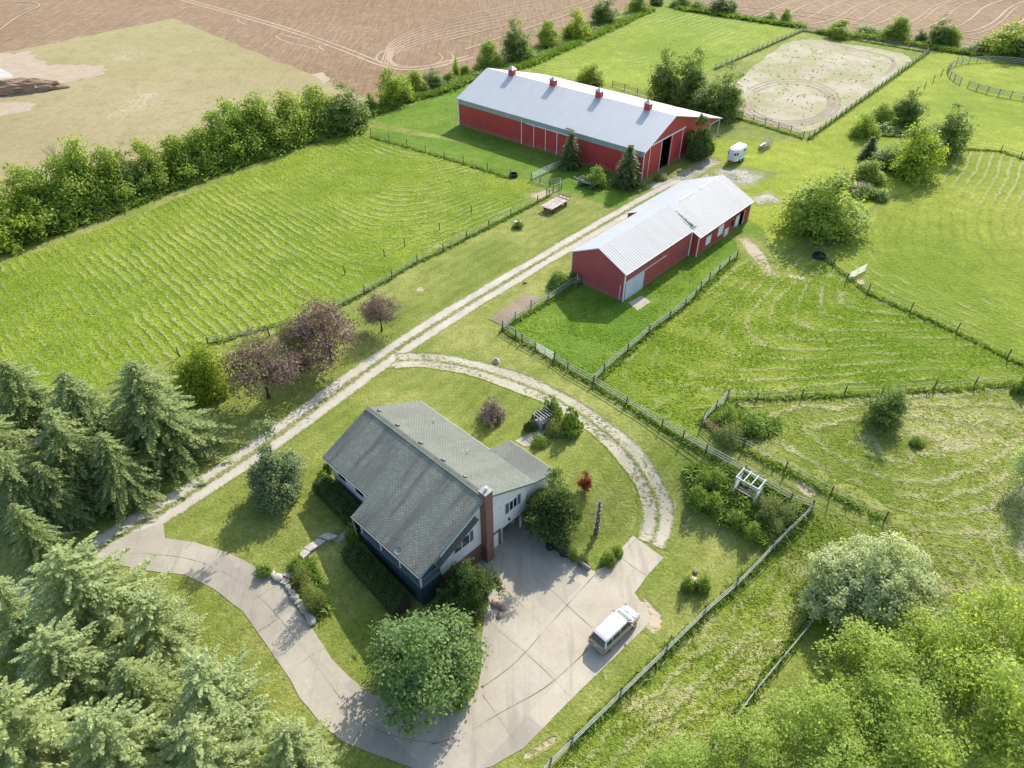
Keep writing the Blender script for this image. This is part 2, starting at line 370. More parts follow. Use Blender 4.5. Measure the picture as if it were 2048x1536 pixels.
# ---------------------------------------------------------------- ground sheets
def smin_edges(P2, edges, k=4.0):
    acc = np.zeros(len(P2))
    for a, b, *of in edges:
        of = of[0] if of else 0.0
        a = np.asarray(a[:2]); b = np.asarray(b[:2]); d = (b-a)/np.linalg.norm(b-a)
        dist = np.abs((P2[:, 0]-a[0])*(-d[1])+(P2[:, 1]-a[1])*d[0]); acc += np.exp(-np.minimum(dist+of, 300)/k)
    return -k*np.log(acc+1e-30)
def densify(poly, step, jit, seed):
    r = np.random.RandomState(seed); out = []
    for i in range(len(poly)):
        a = np.array(poly[i][:2]); b = np.array(poly[(i+1) % len(poly)][:2]); L = np.linalg.norm(b-a); n = max(1, int(L/step))
        nrm = np.array([-(b-a)[1], (b-a)[0]])/max(L, 1e-6)
        for j in range(n): out.append(a+(b-a)*j/n+nrm*r.uniform(-jit, jit))
    return out
def sheet(name, poly, mat, off, res=4.0, step=2.0, jit=.15, edges=None, k=4.0, label=None, kind="structure"):
    pl = densify(poly, step, jit, len(name)*7+int(abs(poly[0][0])))
    xs = np.array(pl); x0, y0 = xs.min(0); x1, y1 = xs.max(0)
    gx, gy = np.meshgrid(np.arange(x0+res*.5, x1, res), np.arange(y0+res*.5, y1, res)); r = np.random.RandomState(3)
    pts = np.stack([gx.ravel(), gy.ravel()], 1)+r.uniform(-.2, .2, (gx.size, 2))*res
    # keep points inside the polygon
    ins = np.zeros(len(pts), bool); n = len(pl)
    for i in range(n):
        a, b = pl[i], pl[(i+1) % n]
        c = ((a[1] > pts[:, 1]) != (b[1] > pts[:, 1])) & (pts[:, 0] < (b[0]-a[0])*(pts[:, 1]-a[1])/(b[1]-a[1]+1e-12)+a[0]); ins ^= c
    pts = pts[ins]
    vs = [Vector(q) for q in pl]+[Vector(q) for q in pts]
    v2, _, fs, *_ = delaunay_2d_cdt(vs, [], [list(range(n))], 1, 1e-5)
    P2 = np.array([[q.x, q.y] for q in v2]); z = hgt(P2[:, 0], P2[:, 1])+off
    tris = [f if (v2[f[1]]-v2[f[0]]).cross(v2[f[2]]-v2[f[0]]) > 0 else [f[0], f[2], f[1]] for f in fs if len(f) == 3]
    at_ = {"sd": smin_edges(P2, edges, k)} if edges else None
    me = np_mesh(name, np.column_stack([P2, z]), np.array(tris), at_, tri=True)
    o = link(name, me, mat); return tag(o, label, kind=kind)
def PX(*pts): return [at(*p) for p in pts]
def smooth_path(pts, it=3):
    p = [np.array(q[:2]) for q in pts]
    for _ in range(it):
        q = [p[0]]
        for a, b in zip(p[:-1], p[1:]): q += [a*.75+b*.25, a*.25+b*.75]
        q.append(p[-1]); p = q
    return p
def ribbon_data(path, width, off, seg=.6, nacross=4, shift=0.0, wjit=.0, seed=0, ends=False):
    p = np.array(path); d = np.r_[0, np.cumsum(np.linalg.norm(np.diff(p, axis=0), axis=1))]
    s = np.arange(0, d[-1], seg); x = np.interp(s, d, p[:, 0]); y = np.interp(s, d, p[:, 1])
    tx = np.gradient(x); ty = np.gradient(y); L = np.hypot(tx, ty)+1e-9; nx, ny = -ty/L, tx/L
    r = np.random.RandomState(seed); wv = 1+wjit*np.convolve(r.uniform(-1, 1, len(s)+8), np.ones(9)/9, 'valid')*2.5
    V = []; E = []
    for j in range(nacross+1):
        e = -1+2*j/nacross; q = (e*width/2*wv+shift)
        vx = x+nx*q; vy = y+ny*q; V.append(np.stack([vx, vy, hgt(vx, vy)+off], 1)); E.append(np.full(len(s), e) if not ends else np.maximum(abs(e), 1-np.minimum(s, d[-1]-s)/(width*.5)))
    n = len(s); V = np.concatenate(V); E = np.concatenate(E); F = []
    i = np.arange(n-1)
    for j in range(nacross): a = j*n+i; F.append(np.stack([a, a+1, a+n+1, a+n], 1))
    F = np.concatenate(F)
    return V, F, E
def ribbons(name, specs, mat, label=None, kind="structure"):
    Vs, Fs, Es, b = [], [], [], 0
    for sp in specs:
        V, F, E = ribbon_data(**sp); Vs.append(V); Fs.append(F+b); Es.append(E); b += len(V)
    V = np.concatenate(Vs); F = np.concatenate(Fs)
    a, c = V[F[0][1]]-V[F[0][0]], V[F[0][3]]-V[F[0][0]]
    if np.cross(a, c)[2] < 0: F = F[:, ::-1]
    me = np_mesh(name, V, F, {"e": np.concatenate(Es)}); o = link(name, me, mat); return tag(o, label, kind=kind)

# base ground, gridded in the house's frame so that the retaining step is exact
def grid_lines(a, b, fine0, fine1, extra):
    L = list(np.arange(fine0, fine1+.01, .6)); x = fine0; s = .6
    while x > a: s *= 1.35; x -= s; L.append(x)
    x = fine1; s = .6
    while x < b: s *= 1.35; x += s; L.append(x)
    L = [q for q in L if all(abs(q-e) > .12 for e in extra)]+list(extra); return np.array(sorted(L))
gu = grid_lines(-1500, 2500, -24, 42, [-6.7, -6.5, -.7, -.6]); gv = grid_lines(-1500, 3000, -40, 34, [-4.1, -3.9, -2.05, -1.95, 3.38, 3.46])
U, V_ = np.meshgrid(gu, gv); X = HO[0]+HU[0]*U+HV[0]*V_; Y = HO[1]+HU[1]*U+HV[1]*V_
idx = np.arange(U.size).reshape(U.shape)
F = np.stack([idx[:-1, :-1], idx[:-1, 1:], idx[1:, 1:], idx[1:, :-1]], -1).reshape(-1, 4)
go = link("ground", np_mesh("ground", np.stack([X.ravel(), Y.ravel(), hgt(X, Y).ravel()], 1), F), M['lawn']); tag(go, kind="structure")

HEDGE_A, HEDGE_B = at(-150, 555), at(1330, 0)
# far fields
T2 = at(2300, 150)
pf = PX((-300, 640), (0, 470), (730, 215), (1000, 120), (1240, 22), (1330, -2), (1420, 22), (1560, 48), (1880, 98), (2048, 125), (2500, 190))
far = [Vector((900, 700, 0)), Vector((500, 1500, 0)), Vector((-900, 1500, 0)), Vector((-1200, 500, 0)), Vector((-700, 150, 0))]
sheet("ploughed_field", pf+far, M['ploughed'], .004, res=40, step=8, jit=.6)
sheet("stubble_field", [at(345, 37), at(500, 100), at(730, 192), at(745, 210), at(400, 335), at(0, 455), at(-300, 560), at(-900, 560), at(-700, 215), at(0, 107)],
      M['stubble'], .010, res=25, step=4, jit=.5)
sheet("bare_soil", PX((-260, 120), (0, 108), (60, 104), (90, 128), (150, 132), (215, 130), (205, 150), (110, 168), (20, 190), (0, 196), (-200, 215)), M['bare'], .018, res=8, step=1.5, jit=1.2)
sheet("bare_soil", PX((0, 205), (30, 203), (78, 208), (60, 220), (35, 226), (0, 232), (-60, 240), (-60, 215)), M['bare'], .018, res=8, step=1.5, jit=.8)
sheet("pond", PX((-120, 150), (0, 134), (20, 146), (25, 154), (0, 158), (-80, 170)), plain('pale_water', (.42, .41, .37), .9, .1, .3, spec=.1), .026, res=6, step=2, jit=.5)
sheet("bare_soil", PX((620, 148), (640, 145), (662, 160), (650, 168)), M['bare'], .018, res=6, step=1.5, jit=.8)
tr = lambda pts, w_, sh=0: dict(path=smooth_path(PX(*pts)), width=w_, off=.02, seg=2.5, nacross=1, shift=sh, wjit=.3, seed=int(pts[0][0]) & 255)
main = [(250, -35), (369, 0), (480, 30), (600, 66), (700, 103), (760, 128), (800, 138), (850, 136), (900, 124), (945, 112)]
specs = [tr(main, .7, -1.0), tr(main, .7, 1.0), tr([(600, 78), (560, 68), (548, 72), (565, 82), (640, 100)], .5), tr([(500, 40), (480, 36), (472, 42), (500, 52)], .5), tr([(660, 92), (640, 88), (636, 96), (660, 104)], .5)]
for r_ in (1.0, .72):
    cx, cy = 830, 116
    specs.append(tr([(cx+78*r_*math.cos(a), cy+24*r_*math.sin(a)) for a in np.linspace(-.6, 4.6, 22)], .45))
for i in range(7):
    y0 = 100-i*8; specs.append(tr([(800-i*6, 135-i*2), (770+i*2, 118-i*7), (830+i*12, 88-i*9), (960+i*25, 60-i*11)], .4))
for i in range(11):
    x0 = 1480+i*52; specs.append(tr([(x0+190, -25), (x0+120, -2), (x0+72, 12), (x0+45, 28+i*1.5), (x0+10, 38+i*2.5), (x0-30, 40+i*3)], .5))
    if i % 3 == 0: specs.append(tr([(x0+202, -25), (x0+132, -2), (x0+84, 12), (x0+57, 30+i*1.5), (x0+22, 42+i*2.5), (x0-20, 46+i*3)], .4))
specs += [tr([(1450, 18), (1600, 30), (1750, 55), (1900, 82), (2060, 104)], .6), tr([(1455, 12), (1600, 22), (1760, 46), (1900, 72), (2060, 92)], .5)]
specs += [tr([(900, 80), (1050, 40), (1170, 5), (1220, -15)], .6), tr([(930, 100), (1060, 55), (1180, 15), (1240, -10)], .6), tr([(0, 60), (40, 30), (85, 12), (70, 4), (0, 5)], .5)]
for i_, q_ in enumerate(specs): q_["off"] = .02+.003*i_
ribbons("field_tracks", specs, M['tyretrack'])

# pastures
def ln(a, b): return (at(*a), at(*b))
F6 = [(359, 713), (417, 689), (539, 672), (600, 645), (670, 618), (730, 589), (784, 558), (834.6, 526), (887, 504), (933, 478.5), (978, 454.6), (1022, 432), (1075, 405)]
def dl_(a, b, p): d = (b-a).normalized(); return abs((p.x-a.x)*-d.y+(p.y-a.y)*d.x)
LA = at(-100, 640); LB = LA+Vector((math.cos(R_(-47)), math.sin(R_(-47)), 0))*50; PC = at(425, 645)
sheet("pasture", PX((350, 716), (539, 672), (670, 618), (834, 526), (978, 455), (1075, 405), (1062, 361), (1021, 356), (889, 316), (779, 282), (742, 272), (712, 268), (640, 285), (480, 345), (300, 420), (0, 530), (-300, 640), (-500, 900), (-100, 900)),
      M['pasture_a'], .008, res=2.5, step=2, jit=.3, edges=[ln((417, 689), (978, 455))+(dl_(LA, LB, at(760, 520))-dl_(*ln((417, 689), (978, 455)), at(760, 520)),), (LA, LB)], k=5)
sheet("pasture", PX((1042, 135), (1110, 105), (1180, 90), (1290, 30), (1330, 12), (1430, 30), (1540, 50), (1600, 62), (1430, 135), (1330, 190), (1236, 178), (1150, 160)),
      M['pasture_d'], .008, res=3, step=3, jit=.4, edges=[ln((1606, 61), (1430, 137)), ln((1180, 175), (1420, 215))], k=6)
sheet("pasture", PX((1926, 296), (2001, 303), (2120, 335), (2500, 480), (2500, 800), (2048, 733), (2013, 715), (1912, 662), (1820, 621), (1734, 584), (1666, 532), (1637, 505), (1700, 480), (1760, 420), (1850, 372), (1900, 330)),
      M['pasture_e'], .008, res=3, step=2, jit=.4, edges=[ln((1820, 621), (2013, 715)), ln((1400, 760), (1800, 260))], k=6)
sheet("pasture", PX((1187, 765), (1255, 705), (1339, 638), (1390, 595), (1438, 545), (1480, 512), (1560, 505), (1640, 520), (1734, 584), (1820, 621), (1912, 662), (2013, 715), (2048, 733), (2090, 760), (1948, 770), (1867, 775), (1688, 785), (1603, 790), (1512, 800), (1454, 792), (1407, 838), (1400, 870), (1360, 880), (1300, 842), (1250, 808)),
      M['pasture_b'], .008, res=2, step=1.5, jit=.3, edges=[ln((1187, 765), (1480, 512)), ln((1454, 795), (2048, 765))], k=5)
sheet("pasture", PX((1454, 797), (1512, 803), (1603, 793), (1688, 788), (1867, 778), (2090, 762), (2500, 800), (2500, 1300), (2250, 1536), (1900, 1500), (1640, 1240), (1660, 1190), (1768, 1040), (1700, 1003), (1570, 940), (1447, 882), (1407, 840)),
      M['pasture_c'], .016, res=2, step=1.5, jit=.3, edges=[ln((1454, 797), (2048, 768)), ln((1447, 882), (1768, 1045)), ln((1850, 1180), (2090, 980))], k=5)
sheet("rough_grass", PX((1622, 1022), (1700, 1060), (1768, 1045), (1652, 1200), (1610, 1265), (1508, 1384), (1600, 1400), (1900, 1500), (2000, 1700), (1200, 1750), (1000, 1640), (1105, 1532), (1240, 1394), (1333, 1300), (1409, 1229), (1472, 1174), (1541, 1102)),
      grass_mat('run_grass', (.17, .235, .03), (.30, .335, .06), (.46, .41, .24), .45, .15, 1.2, .35, period=1.5, straw=.9, wob=1.5), .012, res=1.5, step=1.2, jit=.3, edges=[ln((1622, 1018), (1105, 1532))], k=4)
sheet("paddock_grass", PX((1142, 562), (1245, 600), (1377, 512), (1390, 514), (1494, 442), (1530, 460), (1480, 512), (1390, 595), (1339, 638), (1255, 705), (1187, 765), (1108, 721), (1005, 660), (1062, 618)), M['paddock'], .010, res=2, step=1.2, jit=.25)
sheet("meadow", PX((1430, 280), (1614, 284), (1860, 108), (1920, 100), (2048, 130), (2400, 190), (2400, 420), (2120, 335), (2001, 301), (1926, 294), (1900, 330), (1850, 372), (1760, 400), (1640, 470), (1560, 500), (1500, 440), (1480, 380), (1400, 330)),
      M['field_green'], .006, res=4, step=2, jit=.5)
sheet("meadow", PX((1005, 300), (742, 240), (880, 190), (930, 160), (915, 250), (1282, 362), (1240, 420), (1122, 378), (1062, 360), (1021, 356), (889, 316), (742, 272), (735, 255)), M['paddock'], .006, res=3, step=2, jit=.4)
sheet("arena_sand", PX((1440, 190), (1470, 165), (1530, 115), (1570, 86), (1605, 79), (1640, 80), (1700, 90), (1760, 97), (1810, 108), (1822, 120), (1800, 138), (1750, 175), (1700, 213), (1665, 240), (1625, 262), (1600, 265), (1540, 248), (1490, 232), (1450, 222)),
      M['arena_sand'], .012, res=3, step=1.2, jit=.5)
ar = lambda pts, w_, sh=0: dict(path=smooth_path(PX(*pts)), width=w_, off=.02, seg=1.2, nacross=2, shift=sh, wjit=.5, seed=int(pts[0][0]) & 255)
specs = []
for r_ in (1.0, .9, .8):
    specs.append(ar([(1580+100*r_*math.cos(a), 205+47*r_*math.sin(a)) for a in np.linspace(-2.6, 3.2, 24)], .8))
specs.append(ar([(1660, 88), (1740, 104), (1785, 116), (1790, 130), (1770, 150)], 1.0)); specs.append(ar([(1655, 100), (1730, 115), (1770, 126)], .5))
for i_, q_ in enumerate(specs): q_["off"] = .02+.004*i_
ribbons("arena_tracks", specs, dirt_mat('damp_sand', (.23, .19, .135), (.30, .25, .18)))

# roads and paths
road = smooth_path(PX((-200, 1340), (0, 1228), (225, 1080), (400, 978), (550, 876), (650, 802), (745, 732), (860, 655), (1000, 570), (1150, 482), (1250, 424), (1330, 380), (1400, 350)))
ribbons("gravel_road", [dict(path=road, width=3.4, off=.03, nacross=6, wjit=.08, seed=1)], M['gravel'])
loop = smooth_path(PX((790, 722), (850, 718), (950, 735), (1050, 768), (1130, 806), (1205, 858), (1262, 912), (1300, 968), (1318, 1015), (1316, 1055), (1298, 1092)))
ribbons("gravel_loop", [dict(path=loop, width=3.3, off=.04, nacross=6, wjit=.12, seed=3)], M['gravel_loop'])
apr = smooth_path(PX((1318, 1000), (1320, 1030), (1314, 1060), (1298, 1092)))
ribbons("gravel_patch", [dict(path=apr, width=4.6, off=.030, nacross=6, wjit=.2, seed=5), dict(path=smooth_path(PX((740, 735), (800, 720), (850, 716), (900, 728))), width=2.6, off=.026, nacross=6, wjit=.4, seed=6)], M['gravel_patch'])
for k_, (yp, yw, yo) in enumerate([([(1310, 388), (1360, 362), (1410, 345), (1450, 345)], 8.5, .022), ([(1420, 352), (1460, 350), (1500, 356), (1530, 366)], 10, .027), ([(1500, 402), (1535, 398), (1562, 392)], 6, .018), ([(1440, 318), (1415, 326), (1380, 348), (1350, 362)], 4.5, .034)]):
    ribbons("gravel_yard", [dict(path=smooth_path(PX(*yp)), width=yw, off=yo, seg=1.0, nacross=6, wjit=.2, ends=True, seed=7+k_)], M['gravel_yard'])
wn = lambda pts, w_, o_=.02: dict(path=smooth_path(PX(*pts)), width=w_, off=o_, nacross=6, wjit=.4, ends=True, seed=int(pts[0][0]) & 63)
ribbons("worn_ground", [wn([(1480, 470), (1500, 490), (1530, 530), (1550, 560)], 4), wn([(1060, 400), (1080, 390), (1110, 380)], 5), wn([(1700, 560), (1740, 566)], 3), wn([(1570, 548), (1620, 560)], 2.5), wn([(825, 577), (858, 579)], 2.6), wn([(1462, 945), (1475, 955)], 2.),
        wn([(1272, 1190), (1295, 1215), (1318, 1240), (1290, 1270)], 2.6, .024), wn([(1198, 1352), (1225, 1348)], 2, .024), wn([(1040, 1520), (1120, 1470)], 1.2, .024), wn([(1370, 1032), (1390, 1045)], 1.6), wn([(1590, 950), (1640, 1000)], 3, .022)], M['worn'])

drive = [(205, 1102), (225, 1085), (262, 1066), (326, 1047), (330, 1076), (390, 1085), (461, 1108), (520, 1139), (560, 1160), (581, 1195), (602, 1229), (629, 1263), (663, 1318), (699, 1355), (745, 1390), (800, 1412), (870, 1414), (921, 1406), (955, 1380), (964, 1330), (962, 1290), (968, 1237), (960, 1190)]
tail = [(1132, 1112), (1168, 1134), (1190, 1143), (1225, 1127), (1237, 1103), (1266, 1071), (1327, 1116), (1293, 1154), (1269, 1186), (1305, 1238), (1280, 1266), (1192, 1350), (1141, 1400), (1089, 1454), (1048, 1497), (983, 1533), (900, 1556), (832, 1538), (744, 1507), (685, 1483), (648, 1453), (600, 1396), (581, 1359), (533, 1290), (485, 1222), (427, 1178), (369, 1150), (297, 1142), (239, 1130)]
dp = PX(*drive)+[house(-.5, -5.2), house(-.5, 3.3), house(2.9, 3.4)]+PX(*tail)
sheet("concrete_driveway", dp, M['concrete'], .035, res=1.0, step=1.0, jit=.03)
js = lambda pts, w_: dict(path=smooth_path(PX(*pts), 2), width=w_, off=.043, seg=.3, nacross=1, wjit=1.2, seed=int(pts[0][1]) & 127)
joints = [[(1192, 1147), (1134, 1211), (1089, 1261), (1056, 1300), (1020, 1336), (965, 1375)], [(1275, 1075), (1245, 1108), (1238, 1112)], [(1176, 1298), (1150, 1325), (1108, 1362), (1080, 1383), (1030, 1410), (985, 1435), (930, 1470), (860, 1490)],
          [(985, 1160), (1015, 1185), (1054, 1220), (1100, 1265)], [(1060, 1150), (1103, 1180), (1134, 1211), (1187, 1259)], [(1187, 1120), (1235, 1165)], [(965, 1232), (1010, 1272), (1056, 1310), (1110, 1360), (1141, 1395)],
          [(1237, 1110), (1265, 1134), (1296, 1154)], [(965, 1390), (990, 1425), (1034, 1487)], [(240, 1108), (300, 1107), (380, 1117), (440, 1140), (480, 1163), (530, 1203), (580, 1262), (640, 1340), (690, 1410), (740, 1455), (800, 1478), (880, 1488)],
          [(385, 1085), (370, 1100)], [(505, 1200), (555, 1170)], [(518, 1262), (590, 1218)], [(572, 1345), (650, 1295)], [(700, 1495), (735, 1440)], [(1003, 1090), (985, 1130), (975, 1160)]]
ribbons("driveway_joint", [js(j, .03 if i > 2 else .055) for i, j in enumerate(joints)], M['crack'])
# ---------------------------------------------------------------- vegetation builders
def leaf_mat(name, dark, light, trans=.42, hue=.06):
    t = NT(name); tn = t.attr("tint"); rnd = t.n("ObjectInfo").outputs["Random"]
    col = t.mix(tn, dark, light); col = t.mix(t.ramp(rnd, 0, 1, 0, .3), col, t.mix(1.0, col, (1.25, 1.05, .8), 'MULTIPLY'))
    d = t.n("BsdfPrincipled", {"Base Color": col, "Roughness": .6, "Specular IOR Level": .25})
    tr_ = t.n("BsdfTranslucent", {"Color": t.mix(1.0, col, (1.6, 1.6, .8), 'MULTIPLY')})
    mx = t.n("MixShader", {0: trans}); t.t.links.new(d.outputs[0], mx.inputs[1]); t.t.links.new(tr_.outputs[0], mx.inputs[2])
    t.t.links.new(mx.outputs[0], t.out.inputs[0]); return t.m
L = {
 'ash': leaf_mat('leaf_ash', (.12, .20, .03), (.38, .46, .08)),
 'fresh': leaf_mat('leaf_fresh', (.14, .22, .025), (.38, .45, .07)),
 'dark': leaf_mat('leaf_dark', (.075, .13, .03), (.25, .33, .09)),
 'maple': leaf_mat('leaf_maple', (.055, .12, .035), (.25, .35, .135)),
 'silver': leaf_mat('leaf_silver', (.17, .24, .10), (.56, .62, .40)),
 'poplar': leaf_mat('leaf_poplar', (.16, .24, .045), (.44, .52, .15), .5),
 'purple': leaf_mat('leaf_purple', (.10, .07, .062), (.25, .18, .155), .3),
 'spruce': leaf_mat('leaf_spruce', (.10, .145, .05), (.32, .38, .14), .3),
 'pine': leaf_mat('leaf_pine', (.13, .18, .065), (.42, .485, .215), .3),
 'cedar': leaf_mat('leaf_cedar', (.055, .095, .03), (.19, .255, .085), .25),
 'yard': leaf_mat('leaf_yard', (.09, .13, .05), (.27, .33, .15), .3),
 'cone': leaf_mat('leaf_cone', (.06, .095, .03), (.17, .21, .07), .2),
 'yew': leaf_mat('leaf_yew', (.035, .07, .015), (.09, .15, .03), .2),
 'box': leaf_mat('leaf_box', (.11, .20, .02), (.28, .38, .05), .3),
 'weed': leaf_mat('leaf_weed', (.10, .18, .028), (.27, .36, .075), .4),
 'weedpale': leaf_mat('leaf_weedpale', (.12, .17, .04), (.28, .32, .12), .35),
 'red': leaf_mat('leaf_red', (.14, .03, .02), (.33, .08, .05), .3),
 'bloom': leaf_mat('leaf_bloom', (.14, .13, .09), (.38, .30, .25), .2),
}
def nrm(a): return a/(np.linalg.norm(a, axis=1, keepdims=True)+1e-9)
def leaf_quads(C, N, size, r, asp=.62, T=None):
    """diamond leaves at C with normals N; T optional long axis"""
    n = len(C); t = nrm(np.cross(N, r.normal(size=(n, 3)))) if T is None else nrm(T); b = nrm(np.cross(N, t))
    s = size*r.uniform(.7, 1.3, n)[:, None]
    V = np.stack([C-t*s*.5, C+b*s*.5*asp, C+t*s*.5, C-b*s*.5*asp], 1).reshape(-1, 3)
    return V, np.arange(4*n).reshape(-1, 4)
def crown_mesh(name, R, H, z0, seed, nlobe=12, nclump=260, per=34, leaf=.26, spread=.30, top=.75, fill=.25, lobe_r=.42, asp=.62, up=.5, shape='egg', clumpT=.5, flat=1.0, sparse=0, dome=1.0, Tup=False):
    """foliage: leaves in clumps spread over overlapping irregular lobes"""
    r = np.random.RandomState(seed); zc = (H+z0)/2; hz = (H-z0)/2
    lobes = []
    for i in range(nlobe):
        d = nrm(r.normal(size=(1, 3)))[0]; d[2] = abs(d[2])*1.1-.45 if i % 3 else -abs(d[2])*.6
        k = r.uniform(.35, .68); c = np.array([d[0]*R*k, d[1]*R*k, zc+d[2]*hz*k*1.1])
        if shape == 'cone':
            f = (c[2]-z0)/(H-z0); w = max(.12, 1-f*.92); c[:2] *= w*1.3; lr = R*lobe_r*max(.35, w)
        else: lr = R*lobe_r*r.uniform(.75, 1.25)
        lobes.append((c, lr))
    lobes.append((np.array([0, 0, H-hz*(.25 if shape != 'cone' else .12)-R*.12]), R*(lobe_r if shape != 'cone' else .16)))
    C = []; O = []; rad = []
    for i in range(nclump):
        c, lr = lobes[r.randint(len(lobes))]; d = nrm(r.normal(size=(1, 3)))[0]
        if r.rand() < top and d[2] < -.1: d[2] = -d[2]
        q = c+d*lr*(r.uniform(.75, 1.08) if r.rand() > fill else r.uniform(.1, .8))*np.array([1, 1, min(1.3, hz/R)*flat])
        if q[2] < z0*.7: q[2] = z0*.7+r.rand()*.3
        C.append(q); O.append(d)
    C = np.array(C); O = np.array(O); m = max(1, per); sp = R*spread*.33
    rr = r.normal(size=(len(C), m, 3))*sp*np.array([1, 1, .6]); P_ = (C[:, None]+rr).reshape(-1, 3)
    Nn = nrm(np.repeat(O, m, 0)*.7+np.array([0, 0, up])+r.normal(size=(len(P_), 3))*.55)
    rq = np.percentile(np.hypot(P_[:, 0], P_[:, 1]), 95); za, zb_ = np.percentile(P_[:, 2], dome), np.percentile(P_[:, 2], 99.3)
    kx, kz = R/rq, (H-z0)/(zb_-za); P_ = np.column_stack([P_[:, 0]*kx, P_[:, 1]*kx, z0+(P_[:, 2]-za)*kz])
    lobes = [(np.array([c[0]*kx, c[1]*kx, z0+(c[2]-za)*kz]), lr*kx) for c, lr in lobes]
    P_[:, 2] = np.where(P_[:, 2] < z0, z0+r.rand(len(P_))*.3*(H-z0)*min(1, dome/20), P_[:, 2])
    TT = None
    if Tup: TT = nrm(np.repeat(O, m, 0)*.5+np.array([0, 0, .8])+r.normal(size=(len(P_), 3))*.35); Nn = nrm(Nn-(Nn*TT).sum(1, keepdims=True)*TT)
    V, F = leaf_quads(P_, Nn, leaf, r, asp, TT)
    ct = np.repeat(np.clip(r.normal(.5, .22, len(C)), 0, 1), m); ti = np.clip(ct*clumpT+(1-clumpT)*r.rand(len(P_)), 0, 1)
    return np_mesh(name, V, F, {"tint": np.repeat(ti, 4)}), lobes
def trunk_mb(H, z0, lobes, r0, seed, zs=0):
    r = random.Random(seed); mb = MB(); t = H*.72
    pts = [(r.uniform(-.1, .1)*i*.3, r.uniform(-.1, .1)*i*.3, t*i/5+(zs if i == 0 else 0)) for i in range(6)]
    mb.tube(pts, [r0*(1.25 if i == 0 else 1-.15*i) for i in range(6)], 7)
    for c, lr in lobes:
        c = Vector(c); k = r.uniform(.25, .6); zz = max(z0*.6, min(c.z*.7, t*k*1.3)); a = Vector((0, 0, zz)); mid = a*.45+c*.55+Vector((0, 0, -.1*lr))
        mb.tube([a, mid, c, c+(c-a).normalized()*lr*.5], [r0*.45, r0*.28, r0*.15, r0*.05], 5)
    return mb
def spruce_mesh(name, R, H, seed, droop=.25, twig=.5, step=.45, nb=9, tw=.13, lift=0.0, z0=.6, pw=.8, rag=0):
    r = np.random.RandomState(seed); C, T, N, ti = [], [], [], []
    z = z0
    while z < H-.15:
        f = (z-z0)/(H-z0); Lb = R*(1-f)**pw*r.uniform(.8, 1.08)+.15; n = max(4, int(nb*(.6+.6*(1-f)))); a0 = r.rand()*6.28
        for j in range(n):
            a = a0+6.283*j/n+r.uniform(-.25, .25); Lj = Lb*r.uniform(.72-rag, 1.15+rag*.6)*(1+rag*math.sin(a*2+seed)*.6); d = np.array([math.cos(a), math.sin(a), 0]); s = np.array([-d[1], d[0], 0]); bt = r.uniform(.1, .75)
            s0 = .18 if Lj > 1 else 0; k = max(3, int(Lj/.2))
            for q in np.linspace(s0, 1, k):
                pz = z+lift*Lj*q-droop*Lj*q*q*1.1+.22*Lj*q*(1-q)
                pt = d*Lj*q+np.array([0, 0, pz]); tl = (twig*.55+.30*Lj*(1-q)*.8)*r.uniform(.7, 1.2)
                for sg in (-1, 1):
                    tdir = d*.75+s*sg*(.9 if q < .97 else .25)+np.array([0, 0, -.28+lift])+r.normal(size=3)*.12
                    tdir /= np.linalg.norm(tdir); m = max(1, int(tl/(twig*.68)))
                    for e in range(m):
                        C.append(pt+tdir*(e+.5)*tl/m); T.append(tdir); N.append(np.array([0, 0, 1.])+r.normal(size=3)*.45); ti.append(bt*.55+.45*(q*.6+.4*r.rand()))
        z += step*r.uniform(.8, 1.2)*(1-.35*f)
    C, T, N = np.array(C), np.array(T), nrm(np.array(N)); N = nrm(N-(N*T).sum(1, keepdims=True)*T)
    V, F = leaf_quads(C, N, twig, r, tw*2/twig, T)
    return np_mesh(name, V, F, {"tint": np.repeat(np.clip(ti, 0, 1), 4)})
def spruce_trunk(H, R, seed):
    mb = MB(); mb.tube([(0, 0, -.5), (0, 0, H*.5), (0, 0, H*.97)], [H*.02, H*.013, .02], 7); r = random.Random(seed)
    for i in range(26):
        z = H*(.08+.8*i/26); a = r.uniform(0, 6.28); l = R*(1-z/H)**.8*.8
        mb.tube([(0, 0, z), (math.cos(a)*l, math.sin(a)*l, z-.05*l)], [.05, .012], 4)
    return mb
VAR = {}
def variant(key, crown, trunk, lm, bm_, R, H): VAR[key] = (crown, trunk, L[lm], M[bm_], R, H)
def dec(key, lm, bark, R, H, z0, seed, r0=.16, **kw):
    me, lobes = crown_mesh("crown", R, H, z0, seed, **kw); tb = trunk_mb(H, z0, lobes[:10], r0, seed)
    tm = bpy.data.meshes.new("trunk"); tm.from_pydata(tb.v, [], tb.f); variant(key, me, tm, lm, bark, R, H)
for i in range(4): dec(f'ash{i}', 'ash', 'bark', 3.2, 7.2, .3, 10+i, dome=7, nlobe=15, nclump=400, per=26, leaf=.34, spread=.33, fill=.2)
for i in range(2): dec(f'fresh{i}', 'fresh', 'bark', 2.8, 5.2, .2, 20+i, dome=7, nlobe=12, nclump=260, per=26, leaf=.3, spread=.3)
for i in range(3): dec(f'dark{i}', 'dark', 'bark', 2.8, 7.6, .3, 30+i, dome=7, nlobe=14, nclump=330, per=28, leaf=.3, spread=.27, lobe_r=.46)
dec('maple0', 'maple', 'bark', 4.7, 9.0, .9, 41, .22, nlobe=26, nclump=760, per=34, leaf=.27, spread=.17, lobe_r=.30, fill=.12, top=.85, clumpT=.45, asp=.8)
